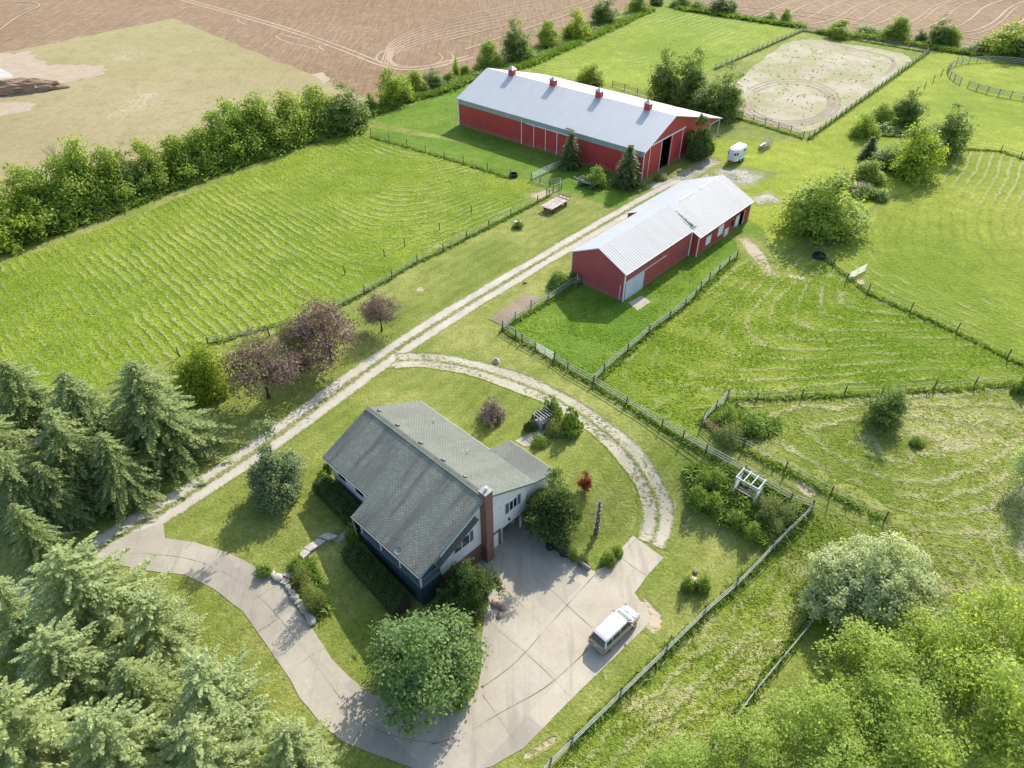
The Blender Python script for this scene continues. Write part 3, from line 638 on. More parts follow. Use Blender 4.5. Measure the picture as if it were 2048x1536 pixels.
dec('silver0', 'silver', 'palebark', 5.0, 7.0, .5, 43, .2, nlobe=24, nclump=800, per=48, leaf=.30, spread=.125, lobe_r=.33, asp=.5, up=.6, fill=.1, dome=12, clumpT=.75)
for i in range(3): dec(f'poplar{i}', 'poplar', 'palebark', 4.2, 10., 2.5, 50+i, .13, nlobe=22, nclump=400, per=20, leaf=.28, spread=.20, lobe_r=.30, fill=.4, top=.6, clumpT=.6)
for i in range(2): dec(f'purple{i}', 'purple', 'darkbark', 3.0, 5.2, 1.2, 60+i, .15, nlobe=16, nclump=300, per=24, leaf=.22, spread=.26, lobe_r=.34, fill=.3, asp=.45)
dec('cedar0', 'cedar', 'bark', 2.3, 5.8, .35, 71, .14, nlobe=26, nclump=700, per=38, Tup=True, dome=6, leaf=.26, spread=.15, lobe_r=.30, asp=.4, up=1.1, fill=.1, shape='egg', top=.7)
dec('cedar1', 'cedar', 'bark', 2.4, 6.2, .3, 72, .14, nlobe=26, nclump=700, per=38, Tup=True, dome=6, leaf=.26, spread=.15, lobe_r=.30, asp=.4, up=1.1, fill=.1, shape='egg')
VAR['cone0'] = (spruce_mesh('crown', 2.2, 6.2, 73, droop=.12, twig=.34, step=.26, nb=13, tw=.10, lift=.1, z0=.1), None, L['cone'], M['darkbark'], 2.2, 6.2)
dec('cedar2', 'cedar', 'bark', 2.4, 6.6, .3, 75, .14, nlobe=34, nclump=800, per=38, Tup=True, dome=6, leaf=.26, spread=.15, lobe_r=.30, asp=.4, up=1.1, fill=.1, shape='cone')
dec('yard0', 'yard', 'bark', 2.5, 6.4, .3, 76, .13, nlobe=30, nclump=620, per=28, leaf=.22, spread=.16, lobe_r=.34, asp=.5, up=.7, fill=.15, shape='cone', dome=5)
dec('box0', 'box', 'bark', 1.0, 1.7, .1, 81, .05, dome=32, nlobe=12, nclump=420, per=40, leaf=.12, spread=.16, lobe_r=.6, fill=.1)
dec('yew0', 'yew', 'bark', 1.0, 1.4, .1, 82, .05, dome=30, nlobe=12, nclump=300, per=34, leaf=.12, spread=.2, lobe_r=.5)
dec('bloom0', 'bloom', 'bark', 1.1, 1.7, .1, 83, .05, dome=32, nlobe=14, nclump=340, per=30, leaf=.13, spread=.2, lobe_r=.5, asp=.4)
dec('red0', 'red', 'bark', .8, 1.5, .2, 84, .05, dome=28, nlobe=9, nclump=90, per=22, leaf=.13, spread=.3)
dec('shrub0', 'weed', 'bark', 1.2, 1.5, .1, 85, .05, dome=28, nlobe=10, nclump=170, per=24, leaf=.17, spread=.3)
dec('shrub1', 'weedpale', 'bark', 1.2, 1.4, .05, 86, .05, dome=28, nlobe=10, nclump=170, per=24, leaf=.15, spread=.34, asp=.35)
dec('silversh', 'silver', 'palebark', 2.6, 4.6, .2, 87, .12, nlobe=14, nclump=320, per=28, leaf=.2, spread=.25, asp=.35)
for i in range(3):
    VAR[f'spruce{i}'] = (spruce_mesh("crown", 4.6, 13.5, 90+i, twig=.36, tw=.10, step=.40, nb=10, pw=.62, rag=.16), None, L['spruce'], M['darkbark'], 4.6, 13.5)
for i in range(2): VAR[f'pine{i}'] = (spruce_mesh("crown", 5.2, 12.0, 95+i, droop=-.05, twig=.36, step=.55, nb=9, tw=.12, lift=.12, pw=.55, rag=.24), None, L['pine'], M['bark'], 5.2, 12.0)
for k in list(VAR):
    if VAR[k][1] is None:
        tb = spruce_trunk(VAR[k][5], VAR[k][4], 5); tm = bpy.data.meshes.new("trunk"); tm.from_pydata(tb.v, [], tb.f); v_ = list(VAR[k]); v_[1] = tm; VAR[k] = tuple(v_)
TREES = []
rt = random.Random(7)
def plant(kind, base, R, H, name, label, cat, group=None):
    cr, tk, lm, bk, R0, H0 = VAR[kind]
    e = empty(name, base, rt.uniform(0, 6.28), label, cat, group); e.scale = (R/R0, R/R0, H/H0)
    link("crown" if 'tree' in name or 'conifer' in name else "foliage", cr, lm, e); link("trunk" if 'tree' in name or 'conifer' in name else "stem", tk, bk, e)
    TREES.append(e); return e
def T(kind, bx, by, ty, wpx, name, label, cat="tree", group=None):
    b = at(bx, by); D = depth(b); Rr = wpx/2*D/FPX; b = at(bx, by-min(14, Rr*.25*FPX/D*.6)); Hh = max(.5, (top_z(b, bx, ty)-b.z)*1.0)
    return plant(kind, b, Rr, Hh, name, label, cat, group)
def TC(kind, cx, cy, H, wpx, name, label, cat="tree", group=None, f=.5):
    b = at(cx, cy, H*f); D = depth(b, H*f); return plant(kind, b, wpx/2*D/FPX, H, name, label, cat, group)

# hedgerow along the left pasture, near end first
HG = "trees of the hedgerow beside the stubble field"
hed = [('fresh0', 22, 492, 372, 150, "low bright green tree at the near left end of the hedgerow"), ('ash0', 95, 462, 335, 135, "broad green hedgerow tree second from the photo's left edge"),
 ('ash1', 150, 442, 318, 120, "green hedgerow tree just below the bare twiggy tree"), ('ash2', 192, 425, 284, 105, "tall green hedgerow tree just right of the bare twiggy tree"),
 ('ash3', 236, 412, 300, 100, "leafy hedgerow tree with a rounded top, second right of the bare twiggy tree"), ('dark0', 272, 398, 304, 80, "darker leafy tree in the hedgerow between two pale green ones"),
 ('ash0', 312, 384, 284, 90, "hedgerow tree with a small peaked top, midway along the left pasture"), ('ash3', 362, 364, 276, 105, "pale green hedgerow tree right of the small peaked one"),
 ('ash2', 410, 350, 258, 100, "hedgerow tree where the hedge begins to rise toward the photo's centre"), ('ash1', 448, 333, 226, 100, "tall dark-sided hedgerow tree left of the tallest group"),
 ('ash0', 486, 322, 205, 110, "tall bright green tree at the left of the tallest hedgerow group"), ('ash3', 532, 306, 196, 125, "widest and tallest tree of the hedgerow"),
 ('ash2', 585, 288, 188, 115, "tall green tree right of the widest hedgerow tree"), ('ash1', 638, 268, 175, 110, "hedgerow tree beside the dark one above the pasture's corner"),
 ('dark1', 694, 264, 174, 105, "dark dense round tree at the pasture's upper corner"), ('shrub0', 742, 224, 188, 32, "small thin shrub in the hedge left of the round yellow-green tree"),
 ('fresh1', 787, 214, 140, 86, "round yellow-green tree standing apart behind the meadow"), ('ash2', 832, 190, 142, 60, "smaller hedge tree left of the ploughed field's turning circle"),
 ('dark2', 868, 182, 138, 56, "dark small tree in the hedge below the turning circle"), ('ash0', 900, 168, 144, 36, "low bush in the hedge left of the thin upright sapling"),
 ('ash1', 913, 160, 118, 18, "thin upright sapling standing in the hedge"), ('ash2', 931, 154, 130, 34, "low bush in the hedge right of the thin upright sapling"),
 ('ash3', 980, 140, 84, 66, "pale green tree behind the long red barn's far gable"), ('dark0', 1030, 128, 40, 66, "tallest dark tree behind the long red barn's far end"),
 ('ash1', 1047, 126, 84, 52, "low light green tree in front of the tallest dark one"), ('ash0', 1097, 98, 42, 56, "green tree between the dark tree and the upper pasture"),
 ('fresh0', 1150, 82, 20, 66, "rounded light green tree along the upper pasture's left edge"), ('dark1', 1212, 52, -6, 66, "dense tree near the top edge, left of the upper pasture"),
 ('ash2', 1275, 30, -14, 52, "tree at the photo's top edge where the hedge meets the ploughed field"), ('dark2', 1312, 14, -14, 40, "small dark tree cut by the photo's top edge")]
for k, bx, by, ty, ww, lb in hed: T(k, bx, by-3, ty, ww*.86, "hedgerow_tree", lb, "tree", HG)
TG = "trees on the boundary by the upper ploughed field"
for k, bx, by, ty, ww, lb in [('ash1', 1362, 16, -8, 46, "leafy bush at the left of the upper boundary row"), ('shrub0', 1396, 22, 2, 34, "low bush beside the upper pasture's top edge"),
 ('dark0', 1442, 29, -6, 62, "broad dark tree in the middle of the upper pasture's top edge"), ('shrub0', 1541, 43, 25, 28, "small bush left of the short upright tree by the arena corner"), ('ash0', 1571, 46, 18, 24, "short upright tree by the arena's far left corner"),
 ('fresh1', 1678, 77, 40, 56, "yellow-green tree behind the arena's far rail"), ('shrub0', 1733, 71, 52, 56, "low dark thicket behind the arena's far rail"), ('ash3', 1790, 82, 34, 58, "yellow-green tree right of the low dark thicket"),
 ('dark1', 1838, 85, 60, 26, "small dark bush between two trees behind the arena"), ('dark2', 1871, 92, 32, 44, "tall dark tree behind the arena's right corner"), ('ash2', 1896, 94, 52, 42, "round green tree right of the tall dark one by the arena's corner"),
 ('dark0', 1958, 108, 84, 60, "low dark bush left of the big tree behind the round pen"), ('fresh0', 2012, 116, 44, 100, "large yellow-green tree behind the round pen"), ('dark1', 2060, 124, 70, 90, "dark tree cut by the photo's right edge behind the round pen")]:
    T(k, bx, by, ty, ww, "boundary_tree", lb, "tree", TG)
# arena group
for k, bx, by, ty, ww, lb in [('dark0', 1324, 212, 100, 66, "leftmost tree of the dark clump between long barn and arena"), ('dark1', 1378, 222, 102, 84, "middle and broadest tree of the dark clump between long barn and arena"), ('dark2', 1446, 240, 132, 78, "rightmost tree of the dark clump, reaching the sand arena"), ('dark1', 1405, 236, 170, 60, "low tree filling the front of the dark clump beside the arena")]:
    T(k, bx, by, ty, ww, "shade_tree", lb, "tree", "dark trees between the long barn and the arena")
T('fresh0', 1184, 170, 127, 60, "small_tree", "small light green tree alone behind the long barn's roof ridge")
# conifers by the barn
T('cone0', 1140, 338, 262, 50, "conifer", "dark cone-shaped conifer against the long barn's side wall")
T('cone0', 1253, 377, 288, 64, "conifer", "larger cone-shaped conifer at the long barn's near corner")
T('cedar0', 1393, 318, 236, 58, "conifer", "dark rounded conifer beside the long barn's open door")
# right cluster
for k, bx, by, ty, ww, nm, lb in [('fresh0', 1725, 276, 228, 54, "small_tree", "round yellow-green tree nearest the arena's long fence"), ('ash1', 1758, 252, 208, 46, "small_tree", "small green tree between the yellow-green and the dark round one"),
 ('dark0', 1808, 252, 182, 60, "shade_tree", "dark round tree nearest the round pen's left"), ('shrub0', 1765, 266, 246, 70, "shrub", "low shade shrub under the dark round tree"), ('dark1', 1880, 310, 212, 84, "shade_tree", "tall dense dark tree at the right of the middle cluster"),
 ('fresh1', 1815, 356, 252, 112, "shade_tree", "broad light green tree in the middle of the right-hand cluster"), ('cone0', 1734, 322, 272, 42, "conifer", "small dark pointed conifer above the brush heap"),
 ('dark2', 1765, 336, 295, 66, "shrub_tree", "dark low tree hidden between pointed conifer and broad light tree"), ('ash2', 1733, 366, 322, 62, "shrub_tree", "pale green shrubby tree right behind the brush heap")]:
    T(k, bx, by, ty, ww, nm, lb, "tree" if nm != "shrub" else "shrub")
T('ash0', 1638, 474, 352, 146, "shade_tree", "big spreading tree alone at the corner beyond the small barn")
T('dark0', 1763, 852, 778, 74, "small_tree", "round green tree alone in the lower right pasture")
T('shrub0', 1830, 890, 874, 28, "shrub", "tiny green bush in the mown pasture right of the round tree", "shrub")
T('silversh', 2040, 985, 868, 96, "olive_tree", "silvery tree cut by the right edge in the lower pasture")
TC('silver0', 1762, 1158, 6.6, 246, "olive_tree", "large rounded grey-green tree at the end of the lower fence", f=.45)
# purple row
PG = "purple-leaved trees along the gravel road"
T('purple0', 764, 668, 587, 84, "purple_tree", "small purple tree standing alone, furthest up the gravel road", "tree", PG)
T('purple1', 662, 735, 614, 158, "purple_tree", "widest purple tree, middle of the row by the gravel road", "tree", PG)
T('purple0', 538, 806, 672, 138, "purple_tree", "purple-grey tree nearest the spruces by the gravel road", "tree", PG)
T('purple1', 596, 764, 700, 62, "purple_tree", "low pinkish purple tree between two wide purple ones", "tree", PG)
T('fresh1', 422, 800, 688, 108, "green_tree", "bright yellow-green tree between the purple row and the spruces")
T('fresh0', 590, 690, 636, 60, "shrub", "green shrub behind the widest purple tree on the pasture fence", "shrub")
T('shrub0', 600, 688, 655, 40, "shrub", "small green bush touching the left flank of the widest purple tree", "shrub")
# spruces, lower left
SG = "tall conifers of the windbreak at the lower left"
for k, cx, cy, hh, ww, lb in [('spruce0', 303, 822, 12.5, 245, "largest spruce, rightmost of the upper windbreak by the gravel road"), ('spruce1', 170, 838, 12, 190, "spruce with long drooping boughs left of the largest spruce"),
 ('spruce2', 55, 815, 12, 200, "spruce at the windbreak's upper left, tip over the mown pasture"), ('spruce0', 140, 905, 11, 200, "spruce in the middle of the windbreak, below the two highest tips"), ('spruce1', -20, 900, 12, 220, "spruce cut by the photo's left edge in the upper windbreak"),
 ('spruce2', 40, 975, 10, 170, "shadowed spruce behind the small bright one at the lower left"), ('spruce1', 232, 935, 9, 150, "lower spruce overhanging the gravel road's edge"), ('spruce2', 105, 985, 8, 130, "short dark spruce at the foot of the windbreak beside the gravel road")]:
    TC(k, cx, cy, hh, ww, "spruce_tree", lb, "tree", SG)
for k, cx, cy, hh, ww, lb in [('spruce0', 66, 1072, 8.5, 118, "small bright spruce left of where the gravel road meets the concrete"), ('pine0', 165, 1190, 11, 250, "pale tufted pine nearest the start of the concrete drive"), ('pine1', 315, 1255, 8.5, 180, "pale pine bulging toward the drive's inner lawn"),
 ('spruce2', 285, 1390, 9, 210, "greener spruce standing among the pale pines"), ('pine0', 430, 1395, 10.5, 225, "pale pine closest to the middle bend of the drive"), ('pine1', 590, 1500, 7.5, 190, "small pale pine at the bottom edge beside the drive"),
 ('pine1', 410, 1510, 9, 260, "pale pine at the bottom edge left of the small one"), ('pine0', 130, 1330, 9, 220, "shaded pine behind the pale ones near the left edge"), ('pine1', 40, 1470, 12, 300, "dark pine filling the photo's bottom left corner"),
 ('pine1', 230, 1500, 11, 260, "tall pine at the bottom edge right of the corner pine"), ('pine0', 30, 1230, 9, 170, "pine beside the gravel road at the left edge")]:
    TC(k, cx, cy, hh, ww, "spruce_tree" if 'spruce' in k else "pine_tree", lb, "tree", SG)
# bottom right grove
BG = "yellow-green trees of the lower right grove"
for k, cx, cy, hh, ww, lb in [('poplar0', 1720, 1330, 8.5, 240, "airy tree with branches reaching left past the rounded grey-green tree"), ('poplar1', 1870, 1290, 9.5, 220, "airy yellow-green tree just below the rounded grey-green tree"), ('poplar2', 1990, 1250, 11, 220, "highest airy tree at the photo's right edge"),
 ('poplar1', 1620, 1440, 8, 230, "airy tree covering the lower fence's end"), ('poplar2', 1780, 1440, 10, 240, "airy tree in the middle of the lower right grove"), ('poplar0', 1930, 1400, 12, 250, "tall airy tree right of the grove's middle"),
 ('poplar0', 1480, 1500, 6.5, 200, "thin young tree at the grove's left edge"), ('poplar2', 1350, 1530, 5, 170, "small sapling at the bottom edge, farthest left of the grove"), ('poplar1', 2040, 1480, 13, 260, "tall tree in the photo's bottom right corner"), ('poplar2', 1660, 1540, 8, 220, "bushy tree at the bottom edge below the grove"), ('poplar0', 1840, 1540, 10, 230, "leafy tree at the bottom edge left of the corner tree")]:
    TC(k, cx+14, cy+12, hh*.95, ww*.88, "grove_tree", lb, "tree", BG)
# around the house
TC('maple0', 842, 1322, 8.2, 238, "maple_tree", "large round maple overhanging the curve of the concrete drive", f=.5)
TC('cedar2', 1112, 995, 6.6, 118, "cedar_tree", "tall cedar hiding the house's right corner", f=.55)
TC('cedar1', 936, 1172, 5.4, 122, "cedar_tree", "bushy cedar in front of the porch beside the brick chimney", f=.5)
T('yard0', 566, 992, 850, 118, "yard_tree", "dark loose tree alone on the lawn between gravel road and house")
for k, bx, by, ty, ww, lb, nm in [('bloom0', 983, 842, 795, 54, "round shrub with pinkish blossom alone on the back lawn", "shrub"), ('box0', 1100, 836, 796, 44, "clipped round boxwood nearest the gravel loop", "boxwood"), ('box0', 1138, 866, 820, 48, "larger clipped round boxwood right of the garden clump", "boxwood"),
 ('yew0', 1107, 850, 820, 34, "dark green shrub between the two clipped boxwoods", "shrub"), ('shrub1', 1110, 868, 838, 40, "pale leaved shrub at the path's end by the boxwoods", "shrub"), ('yew0', 1060, 862, 842, 24, "small dark shrub left of the garden path", "shrub"), ('yew0', 1078, 838, 822, 24, "dark shrub behind the old wooden well box", "shrub"),
 ('shrub0', 1078, 890, 872, 36, "leafy low plant beside the concrete path's upper end", "shrub"), ('red0', 1169, 978, 940, 28, "small red-leaved barberry on the lawn behind the cedar", "shrub"), ('shrub0', 1216, 1128, 1106, 36, "flowering low shrub at the corner of driveway and lawn", "shrub"), ('shrub0', 1232, 1112, 1092, 28, "green low shrub beside the flowering one at the driveway corner", "shrub"),
 ('shrub0', 1145, 1118, 1095, 26, "green plants behind the driveway's planter rail", "shrub"), ('shrub1', 1165, 1126, 1106, 26, "pale plants at the end of the planter rail", "shrub"), ('box0', 706, 1080, 1050, 32, "bright clipped bush by the front steps walk", "boxwood"), ('yew0', 655, 945, 928, 22, "tiny bush at the house's far left corner", "shrub"), ('box0', 648, 965, 942, 30, "round bush at the far left end of the front hedge", "boxwood"),
 ('shrub0', 1372, 1180, 1152, 30, "green plants left of the round boulder", "shrub"), ('shrub0', 1404, 1182, 1154, 36, "green plants right of the round boulder", "shrub"), ('shrub0', 1192, 376, 336, 46, "tall leafy weeds growing out of the old wagon", "weeds"), ('shrub0', 1038, 456, 440, 24, "small clump of leaves in the planter by the pasture fence", "weeds"),
 ('shrub0', 1160, 560, 528, 40, "weeds against the small barn's left wall", "weeds"), ('shrub0', 1118, 572, 545, 48, "weeds between the mulch bed and small barn", "weeds"), ('shrub1', 1318, 360, 345, 30, "dry pale clump at the long barn's near corner", "weeds"), ('shrub1', 605, 1165, 1128, 34, "green weeds on the bank left of the steps", "weeds"), ('shrub1', 625, 1215, 1165, 50, "pale weeds on the bank above the rocks", "weeds"),
 ('shrub0', 595, 1140, 1118, 30, "leafy weeds beside the stone steps", "weeds"), ('shrub0', 925, 1400, 1358, 50, "shrub under the maple at the drive's inner edge", "shrub"), ('shrub0', 530, 1150, 1132, 36, "green weeds on the low stone wall", "weeds"), ('shrub1', 1455, 880, 845, 60, "pale weeds filling the corner of the lower pasture", "weeds"), ('shrub0', 1500, 862, 830, 62, "darker tall weeds in the corner of the lower pasture", "weeds"), ('shrub0', 1455, 850, 815, 44, "green tall weeds by the corner rails of the lower pasture", "weeds"),
 ('shrub0', 1405, 975, 945, 44, "dark green bush at the garden bed's upper left", "shrub"), ('shrub0', 1392, 1010, 975, 44, "bright green bush at the garden bed's left side", "shrub"), ('shrub0', 1430, 970, 942, 42, "bright bush left of the white arbor", "shrub"), ('shrub0', 1425, 1022, 990, 46, "green bush in front of the white arbor", "shrub"), ('shrub0', 1470, 1052, 1025, 46, "leafy bush at the lower edge of the garden bed", "shrub"), ('shrub0', 1500, 1078, 1050, 40, "darker bush at the garden bed's lower corner", "shrub"),
 ('shrub1', 1540, 1030, 1000, 56, "pale tall weeds right of the white arbor", "weeds"), ('shrub1', 1580, 1040, 1012, 50, "pale weeds at the garden's fence corner", "weeds"), ('shrub1', 1510, 1005, 985, 40, "weeds just right of the arbor's legs", "weeds"), ('shrub1', 1550, 1062, 1040, 40, "thin pale weeds by the fence below the garden corner", "weeds"), ('shrub1', 1395, 935, 925, 10, "thin weed beside the lawn fence", "weeds"),
 ('shrub0', 1730, 395, 372, 50, "green bramble in front of the brush heap", "weeds"), ('shrub0', 1755, 400, 380, 46, "bramble right of the brush heap by the pasture", "weeds"), ('shrub0', 2040, 785, 752, 34, "dark bush on the fence at the right edge", "shrub")]:
    T(k, bx, by, ty, ww, nm, lb, nm if nm != "boxwood" else "shrub")
# bare tree
tb = MB(); rb = random.Random(4)
def twig(p, d, l, r, n):
    q = p+d*l; tb.tube([p, (p+q)/2+Vector((rb.uniform(-.1, .1), 0, 0))*l*.3, q], [r, r*.8, r*.5], 4, False)
    if n:
        for _ in range(3):
            e = (d+Vector((rb.uniform(-.6, .6), rb.uniform(-.6, .6), rb.uniform(0, .35)))).normalized(); twig(q, e, l*rb.uniform(.55, .8), r*.55, n-1)
twig(Vector((0, 0, 0)), Vector((0, 0, 1)), 2.6, .16, 5)
bt = empty("bare_tree", at(140, 372), 0, "bare leafless twiggy tree sticking up behind the hedgerow", "tree"); bt.scale = (1.15,)*3
tb.build("trunk", plain('grey_twig', (.30, .24, .20), .9), bt)
# hedges along the house front (clipped, seen from above)
def hedge(u0, u1, v0, v1, z, label):
    r = np.random.RandomState(int(abs(u0)*10)); n = int(abs(u1-u0)*abs(v1-v0)*420)
    uu = r.uniform(u0, u1, n); vv = r.uniform(v0, v1, n); side = r.rand(n) < .4; s2 = r.rand(n) < .6
    vv = np.where(side & s2, v0+r.normal(0, .05, n), vv)
    x = HO[0]+HU[0]*uu+HV[0]*vv; y = HO[1]+HU[1]*uu+HV[1]*vv; g = hgt(x, y)
    top = g+z*(1+.06*np.sin(uu*2.3)+.05*np.sin(uu*5+vv*3)); zz = np.where(side, g+r.rand(n)*(top-g), top+r.normal(0, .05, n))
    C = np.stack([x, y, zz], 1); N = nrm(np.array([0, 0, .9])+r.normal(size=(n, 3))*.6+np.where(side, 1, 0)[:, None]*np.array([-HV[0], -HV[1], 0]))
    o = house((u0+u1)/2, (v0+v1)/2, float(hgt(*house((u0+u1)/2, (v0+v1)/2)[:2]))); C = C-np.array(o)
    V, F = leaf_quads(C, N, .16, r, .6); e = empty("hedge", o, 0, label, "hedge")
    link("foliage", np_mesh("foliage", V, F, {"tint": np.repeat(np.clip(r.normal(.45, .25, n), 0, 1), 4)}), L['yew'], e)
    mb = MB(); a = [Vector(house(q, (v0+v1)/2, 0))-o for q in np.linspace(u0+.3, u1-.3, 12)]
    for p in a:
        gz = float(hgt(p.x+o.x, p.y+o.y))-o.z; mb.box((p.x, p.y, gz+z*.42), (abs(v1-v0)*.8, (u1-u0)/12.5, z*.84), Matrix.Rotation(HA+math.pi/2, 3, 'Z'))
    mb.build("stem", M['darkbark'], e)
hedge(-17.0, -9.9, -10.1, -8.4, 1.5, "long clipped dark hedge under the white wall at the house's left half")
hedge(-9.0, -1.2, -12.6, -10.7, 1.7, "long clipped dark hedge below the porch at the house's front")

# ---------------------------------------------------------------- fences
POSTM = {}
def post_mesh(h, w_, m):
    k = (round(h, 1), w_, m.name)
    if k not in POSTM:
        b = MB(); b.tube([(0, 0, -.3), (0, 0, h*.5), (0, 0, h)], [w_/2*1.05, w_/2, w_/2*.95], 7)
        me = bpy.data.meshes.new("post"); me.from_pydata(b.v, [], b.f); me.materials.append(m); POSTM[k] = me
    return POSTM[k]
rf = random.Random(11)
def interp_posts(pts, gap):
    P_ = [at(*p) for p in pts]; out = [P_[0]]
    for a, b in zip(P_[:-1], P_[1:]):
        n = max(1, round((b-a).length/gap)) if gap else 1
        for i in range(1, n+1): q = a.lerp(b, i/n); q.z = float(hgt(q.x, q.y)); out.append(q)
    return out
def fence(name, label, posts, rails, rm, ph=1.35, pw=.16, pm='post', rw=.04, rh=.09, part="rail", world=None, skip=()):
    P_ = world or interp_posts(posts, 0); o = P_[0]; e = empty(name, o, 0, label, "fence")
    for i, p in enumerate(P_):
        h = ph*rf.uniform(.95, 1.1); ob = link("post", post_mesh(ph, pw, M[pm]), None, e); ob.location = p-o; ob.rotation_euler = (rf.uniform(-.04, .04), rf.uniform(-.04, .04), rf.uniform(0, 3)); ob.scale = (1, 1, h/ph)
    for z in rails:
        b = MB()
        for i, (p, q) in enumerate(zip(P_[:-1], P_[1:])):
            if i in skip: continue
            d = (q-p).normalized(); n = Vector((-d.y, d.x, 0))*(pw/2+.02)
            b.bar(p-o+Vector((0, 0, z+rf.uniform(-.03, .03)))+n, q-o+Vector((0, 0, z+rf.uniform(-.03, .03)))+n, rw, rh)
        b.build(part, M[rm], e)
    return e
def gate(name, label, a, b, m='galv', h=1.2, n=5):
    a, b = at(*a), at(*b); e = empty(name, a, 0, label, "gate"); d = b-a; fr = MB()
    for q in (Vector(), d): fr.bar(q+Vector((0, 0, .15)), q+Vector((0, 0, h)), .06, .06)
    fr.bar(d*.5+Vector((0, 0, .15)), d*.5+Vector((0, 0, h)), .05, .05); fr.build("frame", M[m], e); r = MB()
    for i in range(n): z = .18+(h-.2)*i/(n-1); r.bar(Vector((0, 0, z)), d+Vector((0, 0, z)), .045, .05)
    r.build("rails", M[m], e); return e
wire = dict(rw=.025, rh=.025, part="wire")
fence("board_fence", "grey rail fence between the lawn and paddocks, with a gate near its upper end", [(1005, 660), (1031, 676), (1044, 685), (1071, 700), (1108, 722), (1135, 742), (1186, 770), (1252, 811), (1323, 855), (1365, 880), (1411, 907), (1488, 950), (1579, 1005), (1622, 1020)], [.45, .8, 1.15], 'rail', skip=(3,))
gate("metal_gate", "silver tube gate in the lawn fence beside the small barn's paddock", (1072, 701), (1107, 721))
fence("board_fence", "pale rail fence running down from the garden corner to the bottom edge", [(1622, 1020), (1542, 1100), (1472.5, 1172), (1409, 1227), (1332, 1303), (1240.6, 1392), (1143.5, 1487), (1100, 1530), (1040, 1600)], [.35, .75, 1.15], 'palerail', rh=.09)
fence("board_fence", "grey rail fence from the lawn up to the small barn's open side", [(1187, 768), (1208, 745), (1255, 705), (1298, 667), (1338.6, 638), (1370, 614), (1390.5, 595), (1401, 580), (1418.6, 562), (1438, 545), (1457.7, 528), (1473.5, 517)], [.45, .8, 1.15], 'rail')
fence("board_fence", "short grey rail fence from the small barn's left corner past the mulch bed", [(1160, 567), (1142, 572), (1096, 602), (1062, 618), (1030, 642), (1005, 660)], [.45, .8, 1.15], 'rail')
fence("wire_fence", "wire fence with a brushy foot along the lower pasture's top edge", [(1454, 797), (1512, 803), (1603, 795), (1688, 789), (1763, 788), (1867, 779), (1948, 772), (2040, 766), (2120, 760)], [.6, 1.15], 'rail', **wire)
fence("board_fence", "weathered plank rails closing the lower pasture's pointed corner", [(1454, 797), (1431, 818), (1407, 842), (1402, 855)], [.3, .6, .9, 1.15], 'rail')
gate("metal_gate", "rusty tube gate beside the pointed corner of the lower pasture", (1405, 848), (1447, 882), 'rust')
fence("wire_fence", "wire fence with dark posts along the lower pasture, parallel to the lawn fence", [(1447, 882), (1487, 895), (1570, 940), (1660, 990), (1768, 1042)], [.6, 1.1], 'rail', **wire)
fence("board_fence", "pale low rails leaving the grey-green tree down to the bottom grove", [(1652, 1196), (1610, 1262), (1561, 1320), (1508, 1384), (1466, 1441), (1420, 1507)], [.5, .95], 'rail')
fence("wire_fence", "wire fence along the left pasture beside the gravel road lawn", F6+[(1098, 393)], [.4, .75, 1.1], 'rail', rw=.03, rh=.035, part="wire")
fence("wire_fence", "row of thin posts with wire between left pasture and meadow below the long barn", [(742, 274), (779, 284), (814, 295), (851, 305), (888.6, 319), (927, 328), (975, 342), (1021, 358)], [.6, 1.1], 'post', ph=1.6, pw=.14, **wire)
fence("wire_fence", "short row of scattered posts inside the left pasture", [(690, 548), (769, 513), (810, 492), (879, 459), (942.6, 427)], [.6], 'post', ph=1.3, pw=.15, **wire)
fence("board_fence", "small grey corral of plank rails at the pasture's gate corner", [(1093, 393), (1106, 385), (1122.7, 378), (1122, 366), (1099.5, 371), (1080, 365), (1062, 360)], [.4, .75, 1.1], 'rail')
gate("metal_gate", "silver gate between the corral and the conifer at the long barn", (1064, 359), (1093, 345))
gate("metal_gate", "second silver gate leaning against the barn-side conifer", (1094, 345), (1118, 334))
fence("board_fence", "near end rail fence of the sand arena", [(1466, 233), (1484, 238), (1506, 243), (1530, 249), (1556, 257), (1581, 265), (1606, 276)], [.45, .8, 1.15], 'darkrail')
fence("board_fence", "long rail fence on the sand arena's lower right side", None, [.45, .8, 1.15], 'rail', world=interp_posts([(1616, 280), (1857, 106)], 3.0), ph=1.4)
fence("board_fence", "far end brown rail fence of the sand arena", None, [.45, .8, 1.15], 'darkrail', world=interp_posts([(1857, 106), (1820, 97), (1606, 62)], 4.0), ph=1.4)
fence("board_fence", "long rail fence between the upper pasture and sand arena", None, [.45, .8, 1.15], 'rail', world=interp_posts([(1606, 62), (1430, 139)], 3.0), ph=1.4)
fence("board_fence", "brown rail fence behind the long barn's ridge beside the dark trees", None, [.45, .8, 1.15], 'darkrail', world=interp_posts([(1225, 172), (1300, 197)], 3.5))
fence("wire_fence", "row of posts across the meadow between arena and round pen", [(1833, 187), (1849, 177), (1866, 165), (1882, 151), (1899, 138), (1913, 126), (1925, 112)], [1.0], 'post', ph=1.5, pw=.18, **wire)
fence("wire_fence", "wire fence with weedy foot from the dark tree to the right edge", [(1918, 298), (1926, 296), (2001, 303), (2040, 318), (2130, 350)], [.6, 1.1], 'post', **wire)
fence("wire_fence", "long wire fence crossing the right-hand pastures toward the right edge", [(1637, 508), (1666, 534), (1692, 563), (1734.6, 586), (1820, 623), (1912, 664), (2013, 718), (2090, 755)], [.6, 1.1], 'post', ph=1.5, **wire)
